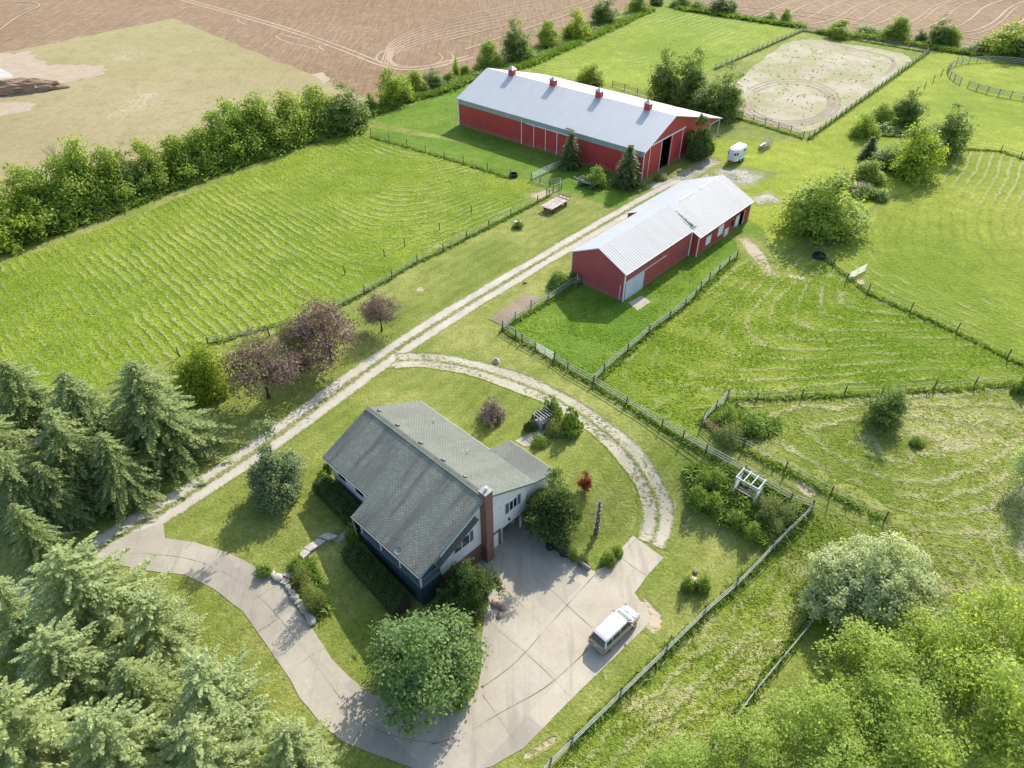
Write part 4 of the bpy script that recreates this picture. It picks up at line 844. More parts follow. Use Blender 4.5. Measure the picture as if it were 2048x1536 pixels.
gate("metal_gate", "pale gate panel standing open in the right-hand pasture", (1697, 560), (1730, 542), 'whitetrim')
cpen = at(2040, 162); rad = (at(1905, 160)-cpen).length
ring = [cpen+Vector((math.cos(a), math.sin(a), 0))*rad for a in np.linspace(0, 2*math.pi, 41)]
fence("round_pen", "round rail pen cut by the photo's right edge", None, [.4, .75, 1.1, 1.45], 'rail', world=ring, ph=1.6, rh=.12, skip=(21,))
# ---------------------------------------------------------------- buildings
def proj(p):
    y, z = p[1], p[2]-CAMH; d = y*math.cos(PITCH)-z*math.sin(PITCH); up = y*math.sin(PITCH)+z*math.cos(PITCH)
    return 1024+FPX*p[0]/d, 768-FPX*up/d
def ray_hit(px, py, p0, n):
    x = px-1024; y = 768-py; d = Vector((x, FPX*math.cos(PITCH)+y*math.sin(PITCH), -FPX*math.sin(PITCH)+y*math.cos(PITCH)))
    o = Vector((0, 0, CAMH)); n = Vector(n); return o+d*((Vector(p0)-o).dot(n)/d.dot(n))
def pb(mb, name, m, parent, **k): o = mb.build(name, m, parent, **k); return uv_box(o)
bx = lambda x0, x1, y0, y1, z0, z1: ((((x0+x1)/2, (y0+y1)/2, (z0+z1)/2)), (x1-x0, y1-y0, z1-z0))

# --- long red barn
o1 = at(1282, 362); B1 = empty("red_barn", o1, R_(50), "long red steel barn with pale grey roof and four cupolas", "barn")
YL = 45.5; XR = 29.5; RX, RZ, EL, ER = 9.5, 9.45, 5.65, 3.75
zl = lambda x: EL+(RZ-EL)*x/RX if x <= RX else RZ+(ER-RZ)*(x-RX)/(XR-RX)
mb = MB()
def yz_wall(mb, pts, y0, y1): mb.prism(pts, lambda x, z: (x, y0, z), lambda x, z: (x, y1, z))
yz_wall(mb, [(0, -.2), (6.0, -.2), (6.0, zl(6.0)-.15), (0, zl(0)-.15)], 0, .15)
yz_wall(mb, [(6.0, 5.9), (9.45, 5.9), (9.45, zl(9.45)-.15), (6.0, zl(6)-.15)], 0, .15)
yz_wall(mb, [(9.45, -.2), (25.2, -.2), (25.2, zl(25.2)-.15), (9.5, zl(9.5)-.15), (9.45, zl(9.45)-.15)], 0, .15)
yz_wall(mb, [(25.2, 3.5), (29.35, 3.5), (29.35, zl(29.35)-.12), (25.2, zl(25.2)-.15)], 0, .15)
yz_wall(mb, [(0, -.2), (29.4, -.2), (29.4, zl(29.4)-.15), (9.5, zl(9.5)-.15), (0, zl(0)-.15)], YL-.15, YL)
mb.box(*bx(25.0, 25.15, .15, YL-.15, -.2, zl(25)-.25)); mb.box(*bx(29.2, 29.35, 6, YL-.15, -.2, ER-.2))
mb.box(*bx(0, .15, .15, YL-.15, -.2, 4.35)); pb(mb, "wall", M['red_steel'], B1)
pb(MB().box(*bx(.02, .13, .15, YL-.15, 4.35, EL-.1)), "light_band", M['skylight'], B1)
mb = MB(); ov = .35
mb.slab([(-ov, -ov, zl(0)-ov*.4), (RX, -ov, RZ), (RX, YL+ov, RZ), (-ov, YL+ov, zl(0)-ov*.4)], .12)
ra = pb(mb, "roof", M['barn_roof'], B1)
mb = MB(); mb.slab([(RX+.01, -ov, RZ), (XR+ov, -ov, ER-.1), (XR+ov, YL+ov, ER-.1), (RX+.01, YL+ov, RZ)], .12)
pb(mb, "roof", M['barn_roof'], B1)
for yy in (-.06, YL+.03): MB().bar((-.05, yy, 0), (-.05, yy, EL-.1), .14, .14).build("corner_post", M['whitetrim'], B1)
mb = MB()
for y in (28.3, 22.2, 19.4): mb.box(*bx(-.10, -.004, y-.06, y+.06, 0, 5.3 if y > 28 else 4.3))
mb.box(*bx(-.09, -.004, 25.1, 25.2, 0, 4.3)); MB().box(*bx(-.2, -.02, 14.5, 27.2, 4.36, 4.5)).build("door_track", M['whitetrim'], B1)
MB().bar((1.7, -.12, 5.98), (14.4, -.12, 5.98), .18, .2).build("door_track", M['whitetrim'], B1)
for x in (1.85, 5.9, 9.55, 13.6): mb.box(*bx(x-.06, x+.06, -.14, -.066, 0, 5.86))
for x in (25.2, 29.3): mb.box(*bx(x-.08, x+.08, -.08, -.005, 0, 3.5))
mb.box(*bx(25.28, 29.22, -.08, -.005, 3.4, 3.52)); mb.bar((RX, -ov-.03, RZ-.06), (-ov, -ov-.03, zl(0)-.22), .05, .16); mb.bar((RX, -ov-.03, RZ-.06), (XR+ov, -ov-.03, ER-.18), .05, .16)
pb(mb, "trim", M['whitetrim'], B1)
mb = MB(); mb.box(*bx(1.92, 5.83, -.06, -.004, .05, 5.85)); pb(mb, "sliding_door", M['red_steel'], B1)
mb = MB(); mb.box(*bx(9.62, 13.53, -.06, -.004, .05, 5.85)); pb(mb, "sliding_door", M['red_steel'], B1)
mb = MB(); mb.box(*bx(-.06, -.004, 19.5, 25.05, .05, 4.3)); pb(mb, "side_door", M['red_steel'], B1)
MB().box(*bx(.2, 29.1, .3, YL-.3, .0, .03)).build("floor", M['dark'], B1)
ey = Vector((-math.sin(R_(50)), math.cos(R_(50)), 0)); ex = Vector((math.cos(R_(50)), math.sin(R_(50)), 0))
for px in (1024, 1107, 1199, 1297):
    y = min(np.arange(.5, 45, .1), key=lambda q: abs(proj(o1+ex*RX+ey*q+Vector((0, 0, RZ+.5)))[0]-px))
    c = MB().box((RX, y, RZ+.35), (1.15, 1.15, 1.3)).build("cupola", M['red_steel'], B1); uv_box(c)
    r = MB(); r.add([(RX-.75, y-.75, RZ+1.0), (RX+.75, y-.75, RZ+1.0), (RX+.75, y+.75, RZ+1.0), (RX-.75, y+.75, RZ+1.0), (RX, y, RZ+1.65)], [(0, 1, 4), (1, 2, 4), (2, 3, 4), (3, 0, 4), (3, 2, 1, 0)])
    r.build("cap", M['galv'], c); MB().tube([(RX, y, RZ+1.6), (RX, y, RZ+1.95)], [.03, .02], 5).build("finial", M['galv'], c)

# --- small red barn, two joined sections
o2 = at(1245, 603); B2 = empty("red_barn", o2, R_(48), "smaller two-part red barn with ribbed white metal roofs", "barn")
Lx, Wy, E2, Z2 = 17.3, 9.1, 4.45, 6.75
mb = MB(); gable = [(0, -.2), (Wy, -.2), (Wy, E2), (Wy/2, Z2-.15), (0, E2)]
mb.prism(gable, lambda y, z: (0, y, z), lambda y, z: (.15, y, z)); mb.prism(gable, lambda y, z: (Lx-.15, y, z), lambda y, z: (Lx, y, z))
mb.box(*bx(.15, Lx-.15, 0, .15, -.2, E2-.1)); mb.box(*bx(.15, Lx-.15, Wy-.15, Wy, -.2, E2-.1)); pb(mb, "wall", M['red_metal'], B2)
s_ = (Z2-E2)/(Wy/2)
for sg, m_ in ((0, 'old_roof'), (1, 'old_roof_b')):
    y1 = -.25 if sg == 0 else Wy+.25; z1 = E2+.12-.25*s_; yr = Wy/2-(.005 if sg == 0 else -.005)
    mb = MB(); mb.slab([(-.2, y1, z1), (Lx+.15, y1, z1), (Lx+.15, yr, Z2), (-.2, yr, Z2)], .07); pb(mb, "roof", M[m_], B2)
mb = MB(); mb.bar((-.03, -.04, 0), (-.03, -.04, E2), .13, .13); mb.bar((-.03, Wy+.03, 0), (-.03, Wy+.03, E2), .13, .13); mb.bar((Lx, -.05, 0), (Lx, -.05, E2), .3, .06)
mb.bar((-.24, Wy/2, Z2-.03), (-.24, -.3, z1-.05), .05, .14); mb.bar((-.24, Wy/2, Z2-.03), (-.24, Wy+.3, z1-.05), .05, .14); mb.bar((-.2, -.29, z1-.05), (Lx+.15, -.29, z1-.05), .07, .08)
mb.bar((.1, -.06, 2.95), (10.4, -.06, 2.95), .08, .09); mb.bar((-.08, .55, .1), (-.08, .55, 2.4), .07, .07); mb.bar((-.08, 7.9, .2), (-.08, 7.9, 1.3), .08, .08); pb(mb, "trim", M['whitetrim'], B2)
pb(MB().box(*bx(.35, 4.8, -.09, -.004, .02, 2.85)), "sliding_door", ribbed_mat('door_planks', (.55, .60, .62), .3, .02, .7, 0, .2, dk=.5), B2)
x0, x1_, ya, yb_ = 17.75, 34.3, -1.05, 11.8; ER2, EL2, RY2, RZ2 = 3.45, 3.0, 4.8, 6.05
mb = MB(); gb = [(ya, -.2), (yb_, -.2), (yb_, EL2), (RY2, RZ2-.15), (ya, ER2)]
mb.prism(gb, lambda y, z: (x0, y, z), lambda y, z: (x0+.15, y, z)); mb.prism(gb, lambda y, z: (x1_-.15, y, z), lambda y, z: (x1_, y, z))
for a, b in ((.15, 12.9), (14.6, 16.4)): mb.box(*bx(x0+a, x0+b, ya, ya+.15, -.2, ER2-.1))
mb.box(*bx(x0+12.9, x0+14.6, ya, ya+.15, 2.5, ER2-.1)); mb.box(*bx(x0+.15, x1_-.15, yb_-.15, yb_, -.2, EL2-.1)); pb(mb, "wall", M['red_wood'], B2)
mb = MB(); mb.slab([(x0-.15, ya-.3, ER2-.08), (x1_+.3, ya-.3, ER2-.08), (x1_+.3, RY2-.005, RZ2), (x0-.15, RY2-.005, RZ2)], .07); pb(mb, "roof", M['old_roof'], B2)
mb = MB(); mb.slab([(x0-.15, yb_+.3, EL2-.03), (x1_+.3, yb_+.3, EL2-.03), (x1_+.3, RY2+.005, RZ2), (x0-.15, RY2+.005, RZ2)], .07); pb(mb, "roof", M['old_roof_b'], B2)
mb = MB(); mb.bar((x0, ya-.04, 0), (x0, ya-.04, ER2), .14, .1); mb.bar((x1_, ya-.04, 0), (x1_, ya-.04, ER2), .14, .1); mb.bar((x0-.2, ya-.33, ER2-.13), (x1_+.3, ya-.33, ER2-.13), .05, .1)
mb.bar((x0-.18, ya-.3, ER2-.12), (x0-.18, RY2, RZ2-.05), .05, .12)
for xx in (12.85, 14.65): mb.box(*bx(x0+xx-.06, x0+xx+.06, ya-.05, ya-.004, 0, 2.5))
pb(mb, "trim", M['whitetrim'], B2)
for q0, q1 in ((3.5, 7.5), (9.5, 13)): MB().bar((x0+q0, RY2+.15, RZ2+.05), (x0+q1, RY2+.15, RZ2+.05), .2, .1).build("ridge_vent", M['galv'], B2)
for a, b, z0_, z1__ in ((2.5, 3.9, .9, 2.3), (6.1, 7.7, 1.0, 2.7), (8.4, 9.7, .05, 1.35)): MB().box(*bx(x0+a, x0+b, ya-.08, ya-.004, z0_, z1__)).build("shutter_board", M['whitetrim'], B2)
wd = MB().box(*bx(x0+10.2, x0+11.1, ya-.05, ya-.004, 1.1, 2.2)).build("window", M['dark'], B2)
fr_ = MB()
for q in ((10.14, 10.2, 1.04, 2.26), (11.1, 11.16, 1.04, 2.26)): fr_.box(*bx(x0+q[0], x0+q[1], ya-.07, ya-.004, q[2], q[3]))
for q in ((1.04, 1.1), (2.2, 2.26)): fr_.box(*bx(x0+10.2, x0+11.1, ya-.07, ya-.004, q[0], q[1]))
fr_.build("frame", M['wood'], wd)
MB().box(*bx(x0+11.6, x0+12.8, ya-.14, ya-.08, .6, 2.4)).build("door", M['whitetrim'], B2)
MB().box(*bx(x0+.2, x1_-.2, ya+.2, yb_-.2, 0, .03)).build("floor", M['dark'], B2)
def vine(label, pts, n, sp, leaf=.14, lm='yew'):
    r = np.random.RandomState(n); P_ = np.array([list(p) for p in pts]); t = r.rand(n)*(len(P_)-1); i = t.astype(int); C = P_[i]+(P_[i+1]-P_[i])*(t-i)[:, None]+r.normal(size=(n, 3))*sp*(.5+.8*r.rand(n))[:, None]; o = Vector(P_[0])
    V, F = leaf_quads(C-P_[0], nrm(np.array([0, 0, .8])+r.normal(size=(n, 3))*.6), leaf, r); e = link("vine", np_mesh("vine", V, F, {"tint": np.repeat(r.rand(n), 4)}), L[lm]); e.location = o; return tag(e, label, "vine")
w2 = lambda x, y, z: o2+Vector((math.cos(R_(48))*x-math.sin(R_(48))*y, math.sin(R_(48))*x+math.cos(R_(48))*y, z))
vine("dark green creeper growing up the gap between the small barn's two roofs", [w2(17.6, -.2, 4.6), w2(17.6, 1.2, 5.1), w2(17.6, 2.6, 5.6), w2(17.6, 3.6, 6.0)], 900, .16)
w1 = lambda x, y, z: o1+ex*x+ey*y+Vector((0, 0, z))
vine("small green growth in the long barn's gutter above a conifer", [w1(-.4, 15.2, 5.75), w1(-.4, 17.2, 5.75)], 300, .12)
pad = sheet("concrete_pad", PX((1256, 606), (1283, 592), (1302, 604), (1276, 622)), M['concrete'], .05, res=1, step=1, jit=.05)

# --- house
HR = empty("house", (HO[0], HO[1], 0), HA, "white and brick split-level house with green-grey shingle roof", "house")
UN, UF = .05, -17.2; RV, RZh = -2.35, 6.2; sF = .466; zf = lambda v: RZh-sF*(RV-v); sB = .48; zb = lambda v: RZh-sB*(v-RV)
zw = lambda v: zb(4.3)-.27*(v-4.3); GU = -.35
mb = MB(); mb.slab([(UN, RV-.003, RZh), (UN, -10.4, zf(-10.4)), (-9.7, -10.4, zf(-10.4)), (-9.7, -8.3, zf(-8.3)), (UF, -8.3, zf(-8.3)), (UF, RV-.003, RZh)], .18); pb(mb, "roof", M['shingle_front'], HR)
mb = MB(); mb.slab([(UN, RV+.003, RZh), (UF, RV+.003, RZh), (UF, 4.3, zb(4.3)), (UN, 4.3, zb(4.3))], .18)
mb.slab([(UN-.02, 4.305, zb(4.3)), (-6.3, 4.305, zb(4.3)), (-6.3, 7.3, zw(7.3)), (UN-.02, 7.3, zw(7.3))], .18); pb(mb, "roof", M['shingle_back'], HR)
mb = MB(); mb.bar((UF, RV-.13, RZh-.02), (UN, RV-.13, RZh-.02), .28, .05); mb.bar((UF, RV+.13, RZh-.02), (UN, RV+.13, RZh-.02), .28, .05); pb(mb, "ridge_cap", M['shingle_back'], HR)
FASC = plain('fascia_green', (.17, .22, .20), .6)
mb = MB()
mb.bar((UN+.05, RV, RZh-.12), (UN+.05, -10.45, zf(-10.4)-.12), .05, .24); mb.bar((UN+.05, RV, RZh-.12), (UN+.05, 4.3, zb(4.3)-.12), .05, .24); mb.bar((UN+.03, 4.3, zb(4.3)-.12), (UN+.03, 7.3, zw(7.3)-.12), .05, .24); mb.build("fascia", FASC, HR)
mb = MB(); mb.bar((UF, 4.38, zb(4.3)-.1), (-6.35, 4.38, zb(4.3)-.1), .06, .08); mb.bar((UN, -10.46, zf(-10.4)-.1), (-9.7, -10.46, zf(-10.4)-.1), .07, .09); mb.bar((-9.75, -8.36, zf(-8.3)-.1), (UF, -8.36, zf(-8.3)-.1), .07, .09)
mb.bar((-6.3, 7.36, zw(7.3)-.1), (UN, 7.36, zw(7.3)-.1), .06, .08); mb.bar((-9.6, -10.44, zf(-10.4)-.1), (-9.6, -10.3, -1), .08, .08); mb.build("gutter", plain('gutter', (.40, .38, .35), .6), HR)
mb = MB()
mb.prism([(-7.7, -.35), (3.45, -.35), (3.45, zb(3.45)-.17), (RV, RZh-.17), (-7.7, zf(-7.7)-.17)], lambda v, z: (GU, v, z), lambda v, z: (GU-.2, v, z))
mb.prism([(-.1, -.66), (3.45, -.66), (3.45, -.35), (-.1, -.35)], lambda v, z: (GU+.004, v, z), lambda v, z: (GU-.2, v, z))
mb.prism([(-7.7, -1.2), (4.0, -1.2), (4.0, zb(4)-.17), (RV, RZh-.17), (-7.7, zf(-7.7)-.17)], lambda v, z: (-16.9, v, z), lambda v, z: (-16.7, v, z))
mb.box(*bx(-16.7, GU-.2, -7.7, -7.5, .35, zf(-7.7)-.2)); mb.box(*bx(-16.7, -6.2, 3.8, 4.0, -.2, zb(4.0)-.2)); mb.box(*bx(-6.0, -.6, 6.7, 6.9, -.3, zw(6.9)-.2)); mb.box(*bx(-6.2, -6.0, 4.0, 6.9, -.3, 2.3))
mb.prism([(3.46, -2.9), (6.7, -2.9), (6.7, zw(6.7)-.2), (3.46, zb(3.46)-.25)], lambda v, z: (-.6, v, z), lambda v, z: (-.8, v, z))
pb(mb, "siding_wall", M['siding'], HR)
mb = MB(); mb.box(*bx(-16.7, GU-.2, -7.68, -7.5, -3, .35)); pb(mb, "foundation", plain('foundation', (.16, .20, .23), .8), HR)
mb = MB()
for a, b in ((-7.65, -1.25), (-.35, 0.0)): mb.box(*bx(GU-.2, GU-.03, a, b, -3, -.36 if b < 0 else -.67))
mb.box(*bx(GU-.2, GU-.03, -1.25, -.35, -.75, -.36)); pb(mb, "brick_wall", M['brick'], HR)
pb(MB().box(*bx(GU-.2, GU-.03, 2.78, 3.42, -3, -.67)), "brick_pier", M['brick'], HR)
d_ = MB().box(*bx(GU-.16, GU-.08, -1.22, -.38, -2.78, -.76)).build("door", M['white'], HR)
MB().box(*bx(GU-.08, GU-.03, -.5, -.45, -1.85, -1.75)).build("handle", M['galv'], d_)
mb = MB(); mb.box(*bx(GU-.14, GU+.02, 2.66, 2.775, -2.8, -.67)); mb.box(*bx(GU-.14, GU+.02, .005, .08, -2.8, -.67)); mb.build("door_frame", M['white'], HR)
GI = plain('garage_interior', (.22, .22, .21), .9)
mb = MB(); mb.box(*bx(-6.4, -6.2, -.5, 3.3, -2.8, -.6)); mb.box(*bx(-6.2, GU-.21, -.2, -.05, -2.8, -.6)); mb.box(*bx(-6.2, GU-.21, 3.1, 3.25, -2.8, -.6)); mb.box(*bx(-6.4, GU-.22, -.5, 3.3, -.6, -.5)); mb.build("garage_walls", GI, HR)
MB().box(*bx(-6.2, GU-.21, -.05, 3.1, -2.9, -2.755)).build("garage_floor", M['concrete'], HR)
MB().box(*bx(-1.7, -1.2, 2.3, 2.8, -2.75, -2.2)).build("garage_bin", M['galv'], HR, bevel=.1)
SHUT = plain('shutter', (.09, .13, .13), .6)
def win(v0, v1, z0_, z1_, n=1, sh=(1, 1)):
    g = MB().box(*bx(GU, GU+.03, v0, v1, z0_, z1_)).build("window", M['glass'], HR); f = MB()
    for q in (z0_, z1_): f.box(*bx(GU+.002, GU+.07, v0-.05, v1+.05, q-.04, q+.04))
    for i in range(n+1): q = v0+(v1-v0)*i/n; f.box(*bx(GU+.004, GU+.068, q-.035, q+.035, z0_+.04, z1_-.04))
    f.build("frame", M['whitetrim'], g)
    for s_, v in ((sh[0], v0-.5), (sh[1], v1+.08)):
        if s_: MB().box(*bx(GU+.002, GU+.05, v, v+.42, z0_, z1_)).build("shutter", SHUT, HR)
win(1.05, 2.1, 1.05, 2.4, 2); win(-6.1, -4.2, 1.15, 2.5, 2, (0, 1))
MB().box(*bx(GU+.001, GU+.12, -.3, -.1, 2.55, 2.8)).build("wall_vent", M['whitetrim'], HR); MB().box(*bx(GU+.001, GU+.16, .9, 1.05, -.1, .15)).build("wall_lamp", M['black'], HR)
# side wall windows
for uu in (-15.2, -12.3):
    g = MB().box(*bx(uu-.6, uu+.6, -7.73, -7.705, 1.2, 2.4)).build("window", M['glass'], HR)
# chimney
mb = MB(); mb.box(*bx(GU-.1, .42, -2.72, -1.82, -3, 6.85), None); pb(mb, "chimney", M['brick'], HR)
ch = HR.children[-1]; MB().box(*bx(GU-.14, .46, -2.76, -1.78, 6.85, 6.93)).build("cap", plain('cap_stone', (.28, .28, .27), .8), ch); MB().tube([(0, -2.2, 6.9), (0, -2.2, 7.3)], [.13, .13], 10).build("flue", M['galv'], ch)
ROOFN = lambda s: Vector((HV[0]*s, HV[1]*s, 1)).normalized()
def tolocal(w_): d = Vector(w_); return Vector(((d.x-HO[0])*HU[0]+(d.y-HO[1])*HU[1], (d.x-HO[0])*HV[0]+(d.y-HO[1])*HV[1], d.z))
c5 = lambda x, y: (600+x*.29297, 760+y*.29297)
rp = house(0, RV, RZh)
for q in ((540, 213), (667, 312), (825, 433), (978, 550), (1124, 664), (1260, 768)):
    p = tolocal(ray_hit(*c5(*q), rp, ROOFN(sB))); mb = MB(); Mx = Matrix.Rotation(-math.atan(sB), 3, 'X'); mb.box(p+Vector((0, 0, .08)), (.42, .36, .2), Mx, taper=.7); mb.build("roof_vent", plain('vent_box', (.16, .15, .14), .6), HR)
for q in ((915, 290), (1145, 500)):
    p = tolocal(ray_hit(*c5(*q), rp, ROOFN(sB))); MB().tube([p-Vector((0, 0, .2)), p+Vector((0, 0, .5))], [.06, .05], 8).build("vent_pipe", M['white'], HR)
p = tolocal(ray_hit(*c5(1362, 474), rp, ROOFN(sB))); MB().box(p+Vector((0, 0, .0)), (.5, .4, .12), Matrix.Rotation(-.45, 3, 'X')).build("skylight", M['white'], HR)
# porch
mb = MB(); mb.box(*bx(-9.3, GU, -10.1, -7.72, -.05, .12)); mb.build("porch_floor", plain('porch_boards', (.13, .17, .19), .8, .2), HR)
mb = MB(); mb.box(*bx(-9.2, GU-.1, -10.05, -9.95, -3.2, -.06)); mb.box(*bx(GU-.12, GU-.02, -9.94, -7.75, -3.2, -.06)); pb(mb, "porch_skirt", ribbed_mat('lattice', (.05, .075, .09), .2, .02, .8, dk=.6), HR)
for uu in (-9.1, -6.2, -3.4, GU-.15): MB().bar((uu, -9.95, .12), (uu, -9.95, zf(-9.95)-.2), .13, .13).build("porch_post", M['white'], HR)
mb = MB(); mb.bar((-9.1, -9.95, 1.0), (GU-.1, -9.95, 1.0), .08, .07); mb.bar((GU-.1, -9.95, 1.0), (GU-.1, -7.8, 1.0), .08, .07); mb.bar((GU-.1, -9.95, .25), (GU-.1, -7.8, .25), .06, .06)
for q in np.arange(-9.8, -7.8, .22): mb.bar((GU-.1, q, .25), (GU-.1, q, 1.0), .035, .035)
for q in np.arange(-9.0, GU-.3, .25): mb.bar((q, -9.95, .2), (q, -9.95, 1.0), .035, .035)
mb.build("porch_railing", plain('rail_blue', (.16, .21, .22), .6), HR)
mb = MB(); mb.bar((GU+.28, -8.3, 1.85), (GU+.28, -3.4, 4.15), .6, .07); pb(mb, "gable_strip", M['shingle_back'], HR)
# retaining wall
RW = empty("retaining_wall", house(0, 3.42, SLAB), HA, "low brick retaining wall sloping down beside the garage opening", "wall")
mb = MB(); mb.prism([(-.33, -.2), (3.1, -.2), (3.1, .75), (2.1, 1.25), (-.33, 2.5)], lambda u, z: (u, 0, z), lambda u, z: (u, .3, z)); pb(mb, "brick_body", M['brick'], RW)
mb = MB(); mb.bar((-.33, .15, 2.54), (2.1, .15, 1.29), .38, .07); mb.bar((2.1, .15, 1.29), (3.15, .15, .79), .38, .07); mb.build("coping", plain('coping', (.42, .27, .19), .8), RW)
# satellite dish
p = ray_hit(*c5(680, 1185), house(0, RV, RZh), ROOFN(-sF)); e = empty("satellite_dish", p, 0, "round grey satellite dish at the porch roof's lower corner", "satellite dish")
mb = MB(); n_ = 20; R0 = .38; Md = Vector((-.5, -.5, 1.1)).to_track_quat('Z', 'Y').to_matrix(); rings = []
vs = [Vector((0, 0, 0))]+[Vector((math.cos(6.283*i/n_)*R0*k, math.sin(6.283*i/n_)*R0*k, .12*k*k)) for k in (.5, 1) for i in range(n_)]
fs = [(0, 1+i, 1+(i+1) % n_) for i in range(n_)]+[(1+i, 1+n_+i, 1+n_+(i+1) % n_, 1+(i+1) % n_) for i in range(n_)]
mb.add([Md @ q+Vector((0, 0, .45)) for q in vs], fs); dd = mb.build("dish", plain('dish_grey', (.22, .23, .24), .5), e); so = dd.modifiers.new("solid", 'SOLIDIFY'); so.thickness = .02
mb = MB(); mb.tube([(0, 0, -.05), (0, 0, .45)], [.03, .03], 6); mb.tube([(0, 0, .45), tuple(Md @ Vector((0, 0, .4))+Vector((0, 0, .4)))], [.015, .015], 5); mb.build("mast", M['galv'], e)
# garden path and front walk
sheet("garden_path", PX((1030, 882), (1048, 893), (1062, 893), (1098, 860), (1092, 845), (1078, 850), (1062, 866)), M['concrete'], .03, res=1, step=1, jit=.05)
sheet("front_walk", PX((664, 1080), (676, 1086), (700, 1072), (712, 1058), (704, 1050), (690, 1062)), M['concrete'], .03, res=1, step=1, jit=.03)
for q in [((637, 1075), (655, 1066), (678, 1076), (658, 1084)), ((608, 1097), (637, 1077), (652, 1085), (622, 1106)), ((593, 1118), (608, 1099), (622, 1107), (606, 1124)), ((566, 1153), (590, 1122), (604, 1128), (580, 1161)), ((556, 1165), (566, 1155), (582, 1163), (572, 1173))]:
    P_ = PX(*q); c = sum(P_, Vector())/4; zz = max(p.z for p in P_)+.12; st = MB(); st.slab([(p.x-c.x, p.y-c.y, 0) for p in P_], .3); o = st.build("step_slab", M['stone'], None, bevel=.02); o.location = (c.x, c.y, zz)
    tag(o, {1075: "topmost broad stone step of the front walk", 1097: "long stone step, second from the top of the front walk", 1118: "middle stone step of the front walk", 1153: "long stone step between the weedy banks", 1165: "lowest stone step beside the concrete drive"}[q[0][1]], "step", "stone steps from the drive up to the lawn")
def rock_mesh(seed, n=2):
    bm = bmesh.new(); bmesh.ops.create_icosphere(bm, subdivisions=n, radius=1); r = random.Random(seed)
    for v in bm.verts: v.co *= r.uniform(.82, 1.12); v.co.z *= .7
    me = bpy.data.meshes.new("rock"); bm.to_mesh(me); bm.free(); me.materials.append(M['stone']); return me
RK = [rock_mesh(i) for i in range(4)]
def rock(px, py, s, label, group=None, name="rock", m=None, dz=0):
    o = bpy.data.objects.new(name, RK[int(px) % 4] if m is None else RK[int(px) % 4].copy()); COL.objects.link(o)
    if m: o.data.materials.clear(); o.data.materials.append(m)
    o.location = at(px, py)+Vector((0, 0, s*.35+dz)); o.scale = (s, s*.8, s*.8); o.rotation_euler = (0, 0, px); return tag(o, label, "rock", group)
GB = "rocks edging the bank along the drive"
for i, (x, y) in enumerate([(526, 1139), (536, 1142), (545, 1149), (556, 1157), (577, 1176), (584, 1186), (590, 1196), (597, 1206), (603, 1214), (608, 1219), (612, 1226), (617, 1232), (621, 1238), (614, 1221), (606, 1211), (624, 1243)]):
    rock(x, y, .38 if i % 3 else .5, "pale rough rock in the edging along the drive's bank", GB)
rock(1385, 1168, .75, "large tan boulder among green plants on the side lawn", m=plain('tan_stone', (.46, .36, .28), .9, .2, 3, bump=.5))
rock(1390, 1145, .32, "dark rock stack piece behind the tan boulder", m=M['manure'])
rock(1050, 566, .3, "reddish stone beside the gravel road near the small barn", m=M['rust'])
rock(1330, 352, .5, "pale boulder beside the long barn's near corner")
for i, (x, y, s, l) in enumerate([(510, 990, .42, "left rock at the foot of the yard tree"), (520, 978, .4, "upper rock at the foot of the yard tree"), (535, 975, .4, "rock nearest the yard tree's trunk"), (525, 990, .45, "lower rock at the foot of the yard tree")]): rock(x, y, s, l, "rocks under the yard tree")
def mound(name, px, py, l, w_, h, rot, m, label, cat):
    bm = bmesh.new(); bmesh.ops.create_icosphere(bm, subdivisions=4, radius=1); r = np.random.RandomState(5)
    from mathutils import noise as nz
    for v in bm.verts: k = 1+.22*nz.noise(Vector((v.co.x*9, v.co.y*2, v.co.z*2)))+.12*nz.noise(v.co*14); v.co = Vector((v.co.x*l*k, v.co.y*w_*k, max(-.2, v.co.z)*h*k))
    me = bpy.data.meshes.new(name); bm.to_mesh(me); bm.free(); me.materials.append(m); o = bpy.data.objects.new(name, me); COL.objects.link(o); o.location = at(px, py); o.rotation_euler = (0, 0, R_(rot)); return tag(o, label, cat)
mound("soil_heap", 22, 184, 12, 3.0, 2.7, 17, dirt_mat('dark_soil', (.33, .21, .13), (.43, .29, .19), (.20, .13, .09), .2), "long dark heap of dug soil at the left of the stubble field", "soil heap")
mound("brush_heap", 1722, 376, 3.0, 2.0, 1.0, 40, M['manure'], "brown heap of brush and manure below the pale shrubby tree", "heap")
# mulch bed
sheet("mulch_bed", PX((1053, 584), (1084, 598), (1006, 652), (978, 638)), M['mulch'], .06, res=1, step=.8, jit=.15)
sheet("garden_bed", PX((1375, 940), (1410, 935), (1480, 945), (1625, 1018), (1545, 1095), (1520, 1085), (1440, 1045), (1385, 1015)), grass_mat('garden_soil', (.10, .16, .03), (.22, .24, .08), (.36, .30, .2), .6, .2, 1.6, .35), .03, res=1, step=1, jit=.2)
